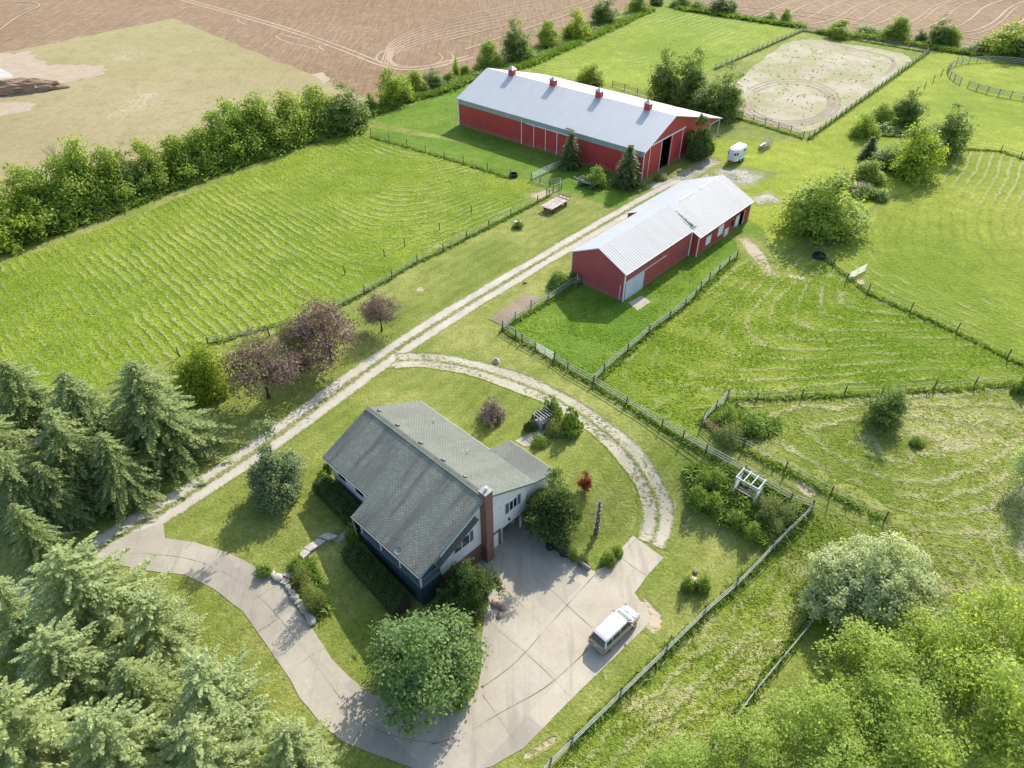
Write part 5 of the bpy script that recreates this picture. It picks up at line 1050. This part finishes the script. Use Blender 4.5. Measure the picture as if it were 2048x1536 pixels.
# ---------------------------------------------------------------- vehicles and yard objects
def wheel(parent, c, r, w_, ax='Y', rim=None):
    mb = MB(); a = Vector((0, w_/2, 0)) if ax == 'Y' else Vector((w_/2, 0, 0)); c = Vector(c)
    mb.tube([c-a, c-a*.8, c+a*.8, c+a], [r*.9, r, r, r*.9], 20); o = mb.build("wheel", M['rubber'], parent)
    MB().tube([c-a*1.04, c+a*1.04], [r*.58, r*.58], 14).build("rim", rim or M['galv'], o); return o
def loft(mb, secs):
    n = len(secs[0]); b = len(mb.v)
    for s in secs: mb.v += [tuple(q) for q in s]
    for i in range(len(secs)-1):
        for j in range(n-1): mb.f.append((b+i*n+j, b+i*n+j+1, b+(i+1)*n+j+1, b+(i+1)*n+j))
        mb.f.append((b+i*n+n-1, b+i*n, b+(i+1)*n, b+(i+1)*n+n-1))
    mb.f.append(tuple(b+j for j in reversed(range(n)))); mb.f.append(tuple(b+(len(secs)-1)*n+j for j in range(n))); return mb
vc = (at(1219.5, 1303)+at(1269, 1254))/2; vd = (at(1269, 1254)-at(1219.5, 1303)); va = math.atan2(vd.y, vd.x)
VAN = empty("minivan", vc+Vector((-math.sin(va)*-.02, 0, .04))+Vector((math.cos(va+math.pi/2), math.sin(va+math.pi/2), 0))*.95, va, "white-roofed tan minivan parked at the concrete's lower right edge", "minivan")
def paint(name, c, rough=.25):
    t = NT(name); return t.finish(t.mix(t.ramp(t.noise(t.obj(), 2, 3), .3, .7), c, tuple(q*.93 for q in c)), rough, spec=.5, **{"Coat Weight": .5})
PW = paint('van_white', (.60, .59, .57)); PT = paint('van_tan', (.36, .28, .21), .3)
def sec(x, w_, z0_, z1_, tw): # ring: bottom -> belt -> top, mirrored
    r = [(-w_*.94, z0_), (-w_, z0_+.12), (-w_, z0_+.45), (-w_*.985, z1_-.1), (-tw, z1_), (0, z1_+.03), (tw, z1_), (w_*.985, z1_-.1), (w_, z0_+.45), (w_, z0_+.12), (w_*.94, z0_)]
    return [(x, y, z) for y, z in r]
mb = MB(); loft(mb, [sec(-2.52, .82, .42, .95, .74), sec(-2.42, .93, .32, 1.02, .84), sec(-1.5, .98, .27, 1.06, .92), sec(.6, .98, .27, 1.04, .92), sec(1.35, .97, .27, 1.02, .86), sec(2.0, .94, .28, .94, .78), sec(2.4, .86, .32, .82, .66), sec(2.56, .7, .42, .68, .5)])
vb = mb.build("body", PT, VAN, smooth=True); vb.modifiers.new("bevel", 'BEVEL').width = .02
# upper: hood skin and cabin are white
mb = MB(); hd = [[(1.1, -.84, 1.04), (1.1, 0, 1.09), (1.1, .84, 1.04)], [(1.7, -.82, 1.0), (1.7, 0, 1.05), (1.7, .82, 1.0)], [(2.15, -.74, .92), (2.15, 0, .97), (2.15, .74, .92)], [(2.42, -.58, .84), (2.42, 0, .88), (2.42, .58, .84)]]
for a, b in zip(hd[:-1], hd[1:]):
    for j in range(2): mb.quad(a[j], b[j], b[j+1], a[j+1])
o = mb.build("hood", PW, VAN, smooth=True); s_ = o.modifiers.new("s", 'SOLIDIFY'); s_.thickness = .05; s_.offset = 1
cab = [[(-2.40, .88, 1.03), (-2.12, .72, 1.66)], [(-2.0, .92, 1.05), (-1.9, .74, 1.74)], [(-.5, .94, 1.05), (-.5, .76, 1.78)], [(.5, .93, 1.04), (.35, .74, 1.75)], [(1.45, .86, 1.03), (.72, .66, 1.66)]]
secs = [[(b[0], -b[1], b[2]), (t_[0], -t_[1], t_[2]-.07), (t_[0], -t_[1]*.9, t_[2]), (t_[0], 0, t_[2]+.03), (t_[0], t_[1]*.9, t_[2]), (t_[0], t_[1], t_[2]-.07), (b[0], b[1], b[2])] for b, t_ in cab]
mb = MB(); loft(mb, secs); mb.build("roof", PW, VAN)
def panel(name, q, m, off):
    q = [Vector(p) for p in q]; n = (q[1]-q[0]).cross(q[-1]-q[0]).normalized(); mid = sum(q, Vector())/len(q)
    if n.dot(mid-Vector((0, 0, .9))) < 0: n = -n
    mb = MB(); k = len(q); A = [p+n*off for p in q]; B = [p-n*.02 for p in q]
    mb.add(A+B, [tuple(range(k)), tuple(reversed(range(k, 2*k)))]+[(i, i+k, (i+1) % k+k, (i+1) % k) for i in range(k)]); return mb.build(name, m, VAN)
lerp = lambda a, b, t: Vector(a).lerp(Vector(b), t)
WG = NT('windscreen_glare').finish((.16, .20, .20), .1, spec=.8)  # pale green-grey base paints in the light reflected by the windshield
f0, f1 = Vector((1.44, -.86, 1.07)), Vector((.74, -.64, 1.665)); g0, g1 = Vector((1.44, .86, 1.07)), Vector((.74, .64, 1.665))
panel("windshield", [lerp(f0, g0, .06)+Vector((-.05, 0, .06)), lerp(f1, g1, .05), lerp(f1, g1, .95), lerp(f0, g0, .94)+Vector((-.05, 0, .06))], WG, .035)
panel("rear_window", [(-2.39, -.78, 1.07), (-2.14, -.64, 1.6), (-2.14, .64, 1.6), (-2.39, .78, 1.07)], M['glass'], .03)
for s in (-1, 1):
    for nm, xs in (("side_window", (-2.12, -1.45)), ("side_window", (-1.38, -.38)), ("side_window", (-.3, .45))):
        q = [];
        for x, t_ in ((xs[0], .12), (xs[0]+.04, .86), (xs[1], .86), (xs[1], .12)):
            wb = np.interp(x, [-2.4, -2.0, -.5, .5, 1.45], [.88, .92, .94, .93, .86]); wt = np.interp(x, [-2.12, -1.9, -.5, .35, .72], [.72, .74, .76, .74, .66]); zb_ = 1.05; zt = np.interp(x, [-2.12, -1.9, -.5, .35, .72], [1.6, 1.67, 1.71, 1.68, 1.6])
            q.append((x, s*(wb+(wt-wb)*t_), zb_+(zt-zb_)*t_))
        panel(nm, q, M['glass'], .02)
    panel("side_window", [(.52, s*.905, 1.1), (.52, s*.755, 1.58), (.72, s*.70, 1.55), (1.2, s*.86, 1.1)], M['glass'], .03)
    MB().box((1.02, s*1.04, 1.08), (.12, .2, .14)).build("mirror", PT, VAN, bevel=.03)
    MB().box((-2.44, s*.80, .86), (.12, .17, .3)).build("taillight", plain('tail_red', (.35, .03, .02), .3), VAN, bevel=.02); MB().box((2.42, s*.62, .7), (.18, .26, .14)).build("headlight", plain('lamp_clear', (.6, .6, .6), .15), VAN, bevel=.03)
    for x in (-1.52, 1.56): wheel(VAN, (x, s*.88, .33), .33, .2)
MB().box((-2.55, 0, .48), (.14, 1.66, .2)).build("bumper", PT, VAN, bevel=.04); MB().box((2.55, 0, .46), (.14, 1.4, .2)).build("bumper", PT, VAN, bevel=.04)
MB().box((-2.56, 0, .78), (.03, .35, .14)).build("licence_plate", M['whitetrim'], VAN)
mb = MB()
for s in (-1, 1): mb.bar((-1.8, s*.6, 1.8), (.1, s*.6, 1.8), .03, .03)
mb.build("roof_rack", M['galv'], VAN)

# horse trailer
tc = at(1470, 322); ht = empty("horse_trailer", tc, R_(228), "small white two-horse trailer parked by the long barn", "trailer"); ht.scale = (1.15,)*3; TW = paint('trailer_white', (.70, .72, .73), .4)
mb = MB(); rg = lambda x, w_, z0_, z1_: [(x, -w_, z0_), (x, -w_, z1_-.2), (x, -w_*.8, z1_), (x, w_*.8, z1_), (x, w_, z1_-.2), (x, w_, z0_)]
loft(mb, [rg(-1.7, .92, .45, 2.45), rg(1.0, .92, .45, 2.45), rg(1.6, .75, .5, 2.4), rg(1.85, .45, .6, 2.2)]); mb.build("body", TW, ht, bevel=.04)
MB().box((-.2, 0, 2.5), (3.0, 1.5, .06)).build("roof_panel", M['white'], ht, bevel=.02)
for q in ((-.9, .5, 1.65, 2.0),): 
    for s in (-1, 1): MB().box(((q[0]+q[1])/2-.7, s*.925, 1.85), (.75, .03, .35)).build("window", M['glass'], ht)
for s in (-1, 1): 
    o = MB().box((1.33, s*.845, 1.75), (.42, .03, .4), Matrix.Rotation(s*-.28, 3, 'Z')).build("window", M['glass'], ht); MB().box((1.76, s*.62, 1.75), (.03, .3, .4), Matrix.Rotation(s*.9, 3, 'Z')).build("window", M['glass'], ht)
    MB().box((-.3, s*.93, 1.2), (2.6, .012, .07)).build("stripe", plain('stripe_tan', (.42, .34, .22), .5), ht); MB().box((-.35, s*1.0, .72), (1.6, .26, .08)).build("fender", TW, ht, bevel=.02)
    for x in (-.75, .1): wheel(ht, (x, s*.98, .33), .33, .2)
mb = MB(); mb.bar((1.7, -.5, .5), (3.0, 0, .5), .08, .1); mb.bar((1.7, .5, .5), (3.0, 0, .5), .08, .1); mb.bar((2.7, 0, 0), (2.7, 0, .75), .07, .07); mb.build("hitch", plain('hitch_ochre', (.35, .22, .05), .6), ht)

# flatbed hay wagon
wp = PX((1082, 421), (1098, 432), (1138, 408), (1124, 400)); wc = sum(wp, Vector())/4; wa = math.atan2((wp[2]-wp[1]).y, (wp[2]-wp[1]).x); WL = (wp[2]-wp[1]).length*.95; WW = 2.4
hw = empty("hay_wagon", wc, wa, "weathered flatbed hay wagon standing on the grass by the corral", "wagon"); mb = MB()
for i in range(9): y = -WW/2+(i+.5)*WW/9; mb.box((rf.uniform(-.08, .08), y, .95+rf.uniform(-.008, .008)), (WL+rf.uniform(-.25, .1), WW/9-.03, .05))
mb.build("bed", plain('grey_planks', (.44, .36, .31), .9, .35, 1.5), hw); mb = MB()
for x in (-WL*.35, -WL*.1, WL*.15, WL*.38): mb.bar((x, -WW/2, .85), (x, WW/2, .85), .1, .12)
for y in (-.5, .5): mb.bar((-WL/2, y, .72), (WL/2, y, .72), .1, .14)
mb.bar((-WL*.3, 0, .5), (-WL*.5-1.4, .1, .2), .1, .1); mb.build("frame", M['darkrail'], hw); mb = MB()
for y in (-1.1, -.4, .4, 1.1): mb.bar((WL/2-.1, y, .95), (WL/2-.1, y, 1.35), .09, .09)
mb.bar((WL/2-.1, -1.15, 1.35), (WL/2-.1, 1.15, 1.35), .1, .1); mb.bar((WL/2-.7, -1.15, 1.02), (WL/2-.7, 1.15, 1.02), .08, .08); mb.build("end_rack", M['darkrail'], hw)
for x in (-WL*.3, WL*.3):
    for y in (-.95, .95): wheel(hw, (x, y, .33), .33, .18, rim=M['rust'])
# old wagon by the barn
oc = at(1176, 372); ow = empty("old_wagon", oc, R_(-35), "old grey wooden wagon with weeds growing from it beside the conifers", "wagon"); mb = MB()
mb.box((0, 0, .8), (3.6, 1.6, .08)); 
for y in (-.8, .8): mb.box((0, y, 1.05), (3.6, .06, .42))
for x in (-1.8, 1.8): mb.box((x, 0, 1.05), (.06, 1.54, .42))
mb.build("box", M['wood'], ow); MB().bar((-1.7, 0, .6), (-3.3, .3, .9), .12, .12).build("tongue", M['wood'], ow)
for x in (-1.2, 1.2):
    for y in (-.9, .9): wheel(ow, (x, y, .42), .42, .1, rim=M['rust'])
# arbor
ac = at(1492, 990); ar_ = empty("garden_arbor", ac, R_(-42), "white wooden arbor with open slatted top in the garden bed", "arbor")
hx, hy, hz = 1.15, .75, 2.3
for x in (-hx, hx):
    for y in (-hy, hy): MB().bar((x, y, -.1), (x, y, hz), .11, .11).build("post", M['arborwhite'], ar_)
mb = MB()
for y in (-hy, hy): mb.bar((-hx-.15, y, hz+.05), (hx+.15, y, hz+.05), .08, .2)
mb.build("beam", M['arborwhite'], ar_); mb = MB()
for x in (-hx-.05, -.4, .4, hx+.05): mb.bar((x, -hy-.15, hz+.18), (x, hy+.15, hz+.18), .09, .09)
mb.build("top_slats", M['arborwhite'], ar_); mb = MB()
for x in (-hx, hx):
    for z in np.arange(.3, hz, .33): mb.bar((x, -hy, z), (x, hy, z), .04, .05)
mb.build("side_lattice", M['arborwhite'], ar_); mb = MB()
for y in np.linspace(-.35, .25, 4): mb.bar((-hx, y, .5), (hx, y, .5), .1, .04)
mb.bar((-hx, .5, .75), (hx, .5, .75), .05, .1); mb.bar((-hx, .5, 1.0), (hx, .5, 1.0), .05, .1); mb.build("seat", M['wood'], ar_)
# studded trunk post
tpb = at(1192, 1066); H_ = max(2.2, top_z(tpb, 1203, 1003)-tpb.z); tp = empty("studded_post", tpb, 0, "tall grey bare trunk studded with pale knobs on the side lawn", "post")
MB().tube([(0, 0, -.2), (.06, 0, H_*.5), (.02, .03, H_)], [.26, .2, .16], 9).build("trunk", M['bark'], tp); mb = MB(); rr_ = random.Random(2)
for i in range(34): z = .3+(H_-.35)*i/34; a = i*2.4; mb.tube([(math.cos(a)*.15, math.sin(a)*.15, z), (math.cos(a)*.36, math.sin(a)*.36, z+.05)], [.06, .075], 6)
mb.build("knobs", M['stone'], tp)
# water troughs / tyres / barrels
def ring_obj(name, px, py, r, h, label, cat, m='rubber', inner='dark'):
    e = empty(name, at(px, py), 0, label, cat); mb = MB(); n = 24; R2 = r*.85
    vs = [(math.cos(6.2832*i/n)*q, math.sin(6.2832*i/n)*q, z) for q, z in ((r, 0), (r, h), (R2, h), (R2, .1)) for i in range(n)]; fs = [(k*n+i, k*n+(i+1) % n, (k+1)*n+(i+1) % n, (k+1)*n+i) for k in range(3) for i in range(n)]
    mb.add(vs, fs); mb.build("rim", M[m], e); MB().tube([(0, 0, .05), (0, 0, .12)], [R2, R2], 24).build("bottom", M[inner], e); return e
ring_obj("water_tank", 1637, 514, .95, .5, "round black rubber tank under the big spreading tree", "water tank")
ring_obj("water_tank", 1027, 353, .8, .6, "round black tank beside the leaning post by the corral", "water tank")
def barrel(px, py, r, h, label, m='black', cat="barrel"):
    e = empty("barrel", at(px, py), 0, label, cat); MB().tube([(0, 0, 0), (0, 0, h*.25), (0, 0, h*.6), (0, 0, h)], [r*.9, r, r*1.02, r*.92], 18).build("body", M[m], e, smooth=False); MB().tube([(0, 0, h-.01), (0, 0, h+.02)], [r*.95, r*.95], 18).build("lid", M['black'], e); return e
barrel(1100, 1096, .42, .5, "low black tub against the end of the brick retaining wall"); barrel(1116, 1098, .36, .9, "black barrel standing next to the low black tub"); barrel(1128, 1108, .5, .8, "widest black plastic bin beside the planter rail")
pl = empty("planter_rail", at(1138, 1112), R_(-47), "wooden planter frame leaning along the driveway's grass edge", "planter"); mb = MB(); mb.box((1.1, 0, .22), (2.6, .1, .3)); mb.box((1.1, .55, .22), (2.6, .08, .3)); mb.box((-.15, .27, .22), (.08, .5, .3)); mb.box((2.35, .27, .22), (.08, .5, .3)); mb.build("frame", plain('brown_boards', (.36, .25, .18), .85, .25), pl)
MB().tube([(1.4, .0, .55), (2.6, .15, .45)], [.14, .14], 10).build("log", M['wood'], pl)
for x, y, s, l in ((992, 1208, .5, "largest broken stump piece beside the porch cedar"), (1005, 1217, .38, "middle stump chunk on the concrete by the cedar"), (1000, 1232, .36, "small stump chunk lowest on the concrete by the cedar")): rock(x, y, s, l, "stump pieces on the concrete", "stump", plain('red_stump', (.34, .23, .18), .9, .3, 5, bump=.5))
# well box
wb_ = empty("well_box", at(1086, 850), R_(40), "old grey wooden well box among the garden shrubs", "well box"); mb = MB()
for x in (-.8, .8):
    for y in (-.6, .6): mb.bar((x, y, 0), (x, y, 1.7), .12, .12)
mb.box((0, 0, .45), (1.5, 1.1, .8)); mb.build("box", M['wood'], wb_); mb = MB()
for x in np.linspace(-.9, .9, 6): mb.bar((x, -.8, 1.76), (x, .8, 1.76), .1, .05)
mb.build("top_slats", M['wood'], wb_)
# fence panel stack
fp = empty("panel_stack", at(1531, 296), R_(48), "stack of grey gate panels leaning together by the arena", "gate panels")
for k in range(4):
    mb = MB(); y = -.45+k*.28
    for z in (.2, .5, .8, 1.1, 1.4): mb.bar((-1.9, y, z), (1.9, y+.1, z+.02*k), .045, .06)
    for x in (-1.9, 0, 1.9): mb.bar((x, y, .1), (x, y+.05, 1.45), .06, .06)
    mb.build("panel", M['wood'], fp)
MB().tube([(-1.2, .7, .35), (1.0, .7, .4)], [.35, .3], 12).build("drum", M['galv'], fp)
# stone cairn and small pieces
cn = empty("stone_cairn", at(992, 724), 0, "small stacked stone ornament on the lawn by the gravel loop", "stone stack"); mb = MB(); mb.box((0, 0, .12), (.8, .7, .24)); mb.box((.03, 0, .34), (.5, .5, .2), Matrix.Rotation(.5, 3, 'Z')); mb.box((0, .02, .52), (.34, .3, .16)); mb.build("stones", M['stone'], cn, bevel=.04)
pbx = empty("planter_box", at(1036, 450), 0, "small pale planter box on the grass by the pasture fence", "planter"); MB().box((0, .3, .3), (1.1, .5, .45)).build("box", M['whitetrim'], pbx, bevel=.02)
bb = empty("salt_block", at(1738, 572), 0, "pale flat stone pad by the open gate panel", "stone"); 
bpy.data.objects.remove(bb)
# ---------------------------------------------------------------- grass tufts (uncountable)
def tufts(name, polys, n, size, lm, seed, hgt_=.3, blades=5):
    r = np.random.RandomState(seed); Cs = []
    for poly, frac in polys:
        P_ = np.array([at(*q)[:2] for q in poly]); x0, y0 = P_.min(0); x1, y1 = P_.max(0); m = int(n*frac); pts = np.stack([r.uniform(x0, x1, m*4), r.uniform(y0, y1, m*4)], 1); ins = np.zeros(len(pts), bool)
        for i in range(len(P_)):
            a, b = P_[i], P_[(i+1) % len(P_)]; ins ^= ((a[1] > pts[:, 1]) != (b[1] > pts[:, 1])) & (pts[:, 0] < (b[0]-a[0])*(pts[:, 1]-a[1])/(b[1]-a[1]+1e-12)+a[0])
        pts = pts[ins]; g = np.sin(pts[:, 0]*.7+np.sin(pts[:, 1]*.5)*2)+np.sin(pts[:, 1]*.9+pts[:, 0]*.23); pts = pts[g+r.normal(0, .9, len(pts)) > 0][:m]; Cs.append(pts)
    emit_tufts(name, np.concatenate(Cs), size, lm, r, hgt_, blades)
def emit_tufts(name, P_, size, lm, r, hh, blades):
    n = len(P_); z = hgt(P_[:, 0], P_[:, 1]); C = np.column_stack([P_, z])
    sc = r.uniform(.6, 1.4, n); C2 = np.repeat(C, blades, 0)+np.column_stack([r.normal(0, size*.35, (n*blades, 2)), np.zeros(n*blades)])
    h = hh*np.repeat(sc, blades)*r.uniform(.5, 1.1, n*blades); lean = r.normal(0, .9, (n*blades, 2))*h[:, None]; a = r.uniform(0, 6.28, n*blades); w_ = size*.3*np.repeat(sc, blades); d = np.stack([np.cos(a)*w_, np.sin(a)*w_, np.zeros_like(a)], 1)
    top = C2+np.column_stack([lean, h]); mid = C2+np.column_stack([lean*.3, h*.6]); V = np.stack([C2-np.array([0, 0, .03]), mid+d, top, mid-d], 1).reshape(-1, 3)
    o = link(name, np_mesh(name, V, np.arange(len(V)).reshape(-1, 4), {"tint": np.repeat(np.clip(np.repeat(r.rand(n), blades)*.7+r.rand(n*blades)*.3, 0, 1), 4)}), L[lm]); return tag(o, None, None, None, "stuff")
L['grassy'] = leaf_mat('leaf_grassy', (.17, .25, .03), (.33, .38, .08), .5)
L['grassd'] = leaf_mat('leaf_grassd', (.15, .26, .03), (.27, .38, .06), .5)
tufts("grass_tufts", [([(1454, 800), (2048, 770), (2048, 1300), (1768, 1045), (1447, 885)], .5), ([(1622, 1022), (1768, 1045), (1652, 1200), (1508, 1384), (1600, 1536), (1105, 1536), (1333, 1303)], .5)], 9000, .16, 'grassy', 1, .08)
tufts("grass_tufts", [([(1187, 768), (1480, 515), (1660, 535), (2048, 733), (2048, 762), (1454, 792), (1400, 860)], .45), ([(1142, 565), (1245, 605), (1377, 514), (1480, 470), (1187, 765), (1005, 655)], .25), ([(742, 272), (1075, 403), (834, 524), (417, 686), (0, 760), (0, 540), (640, 288)], .3)], 26000, .18, 'grassd', 2, .09)
def verge(name, lines, dens, width, lm, seed, hh, size=.22):
    r = np.random.RandomState(seed); out = []
    for pts in lines:
        P_ = [at(*p) for p in pts]
        for a, b in zip(P_[:-1], P_[1:]):
            m = int((b-a).length*dens); t = r.rand(m); out.append(np.stack([a.x+(b.x-a.x)*t, a.y+(b.y-a.y)*t], 1)+r.normal(0, width, (m, 2)))
    P_ = np.concatenate(out); emit_tufts(name, P_, size, lm, r, hh, 6)
verge("fence_weeds", [[(1005, 660), (1071, 700), (1186, 770), (1252, 811), (1323, 855), (1488, 950), (1622, 1020), (1542, 1100), (1332, 1303), (1143, 1487)], [(1187, 768), (1298, 667), (1390, 595), (1473, 517)], [(1160, 567), (1005, 660)], [(1452, 800), (1688, 792), (1867, 782), (2080, 765)], [(1405, 848), (1447, 882), (1570, 940), (1768, 1042)],
    [(417, 689), (670, 618), (834, 526), (978, 455), (1098, 393)], [(742, 274), (851, 305), (975, 342), (1021, 358)], [(1466, 234), (1606, 278)], [(1616, 280), (1857, 106)], [(1606, 62), (1430, 139)], [(1857, 106), (1606, 62)], [(1918, 298), (2001, 303), (2080, 330)], [(1637, 508), (1734, 586), (1912, 664), (2048, 733)], [(1652, 1196), (1508, 1384), (1420, 1507)]], 17, .2, 'weed', 3, .3)
verge("hedge_undergrowth", [[(-60, 520), (0, 500), (200, 432), (320, 385), (480, 328), (640, 275), (720, 262)], [(735, 232), (800, 205), (880, 185), (940, 160), (1060, 128), (1180, 75), (1300, 20)], [(1360, 18), (1450, 32), (1600, 55)], [(1640, 66), (1740, 76), (1860, 96), (1960, 112), (2060, 126)]], 40, .8, 'weed', 4, .9, .4)
tufts("garden_weeds", [([(1375, 940), (1410, 935), (1480, 945), (1625, 1018), (1545, 1095), (1520, 1085), (1440, 1045), (1385, 1015)], .6), ([(1430, 825), (1470, 800), (1560, 850), (1540, 870), (1480, 880), (1410, 840)], .25), ([(590, 1125), (620, 1130), (660, 1215), (640, 1240), (590, 1180)], .15)], 9000, .3, 'weed', 5, .45, 6)
tufts("arena_weeds", [([(1470, 165), (1570, 90), (1700, 95), (1800, 120), (1700, 210), (1600, 262), (1480, 225)], 1.0)], 260, .25, 'weedpale', 6, .2, 6)
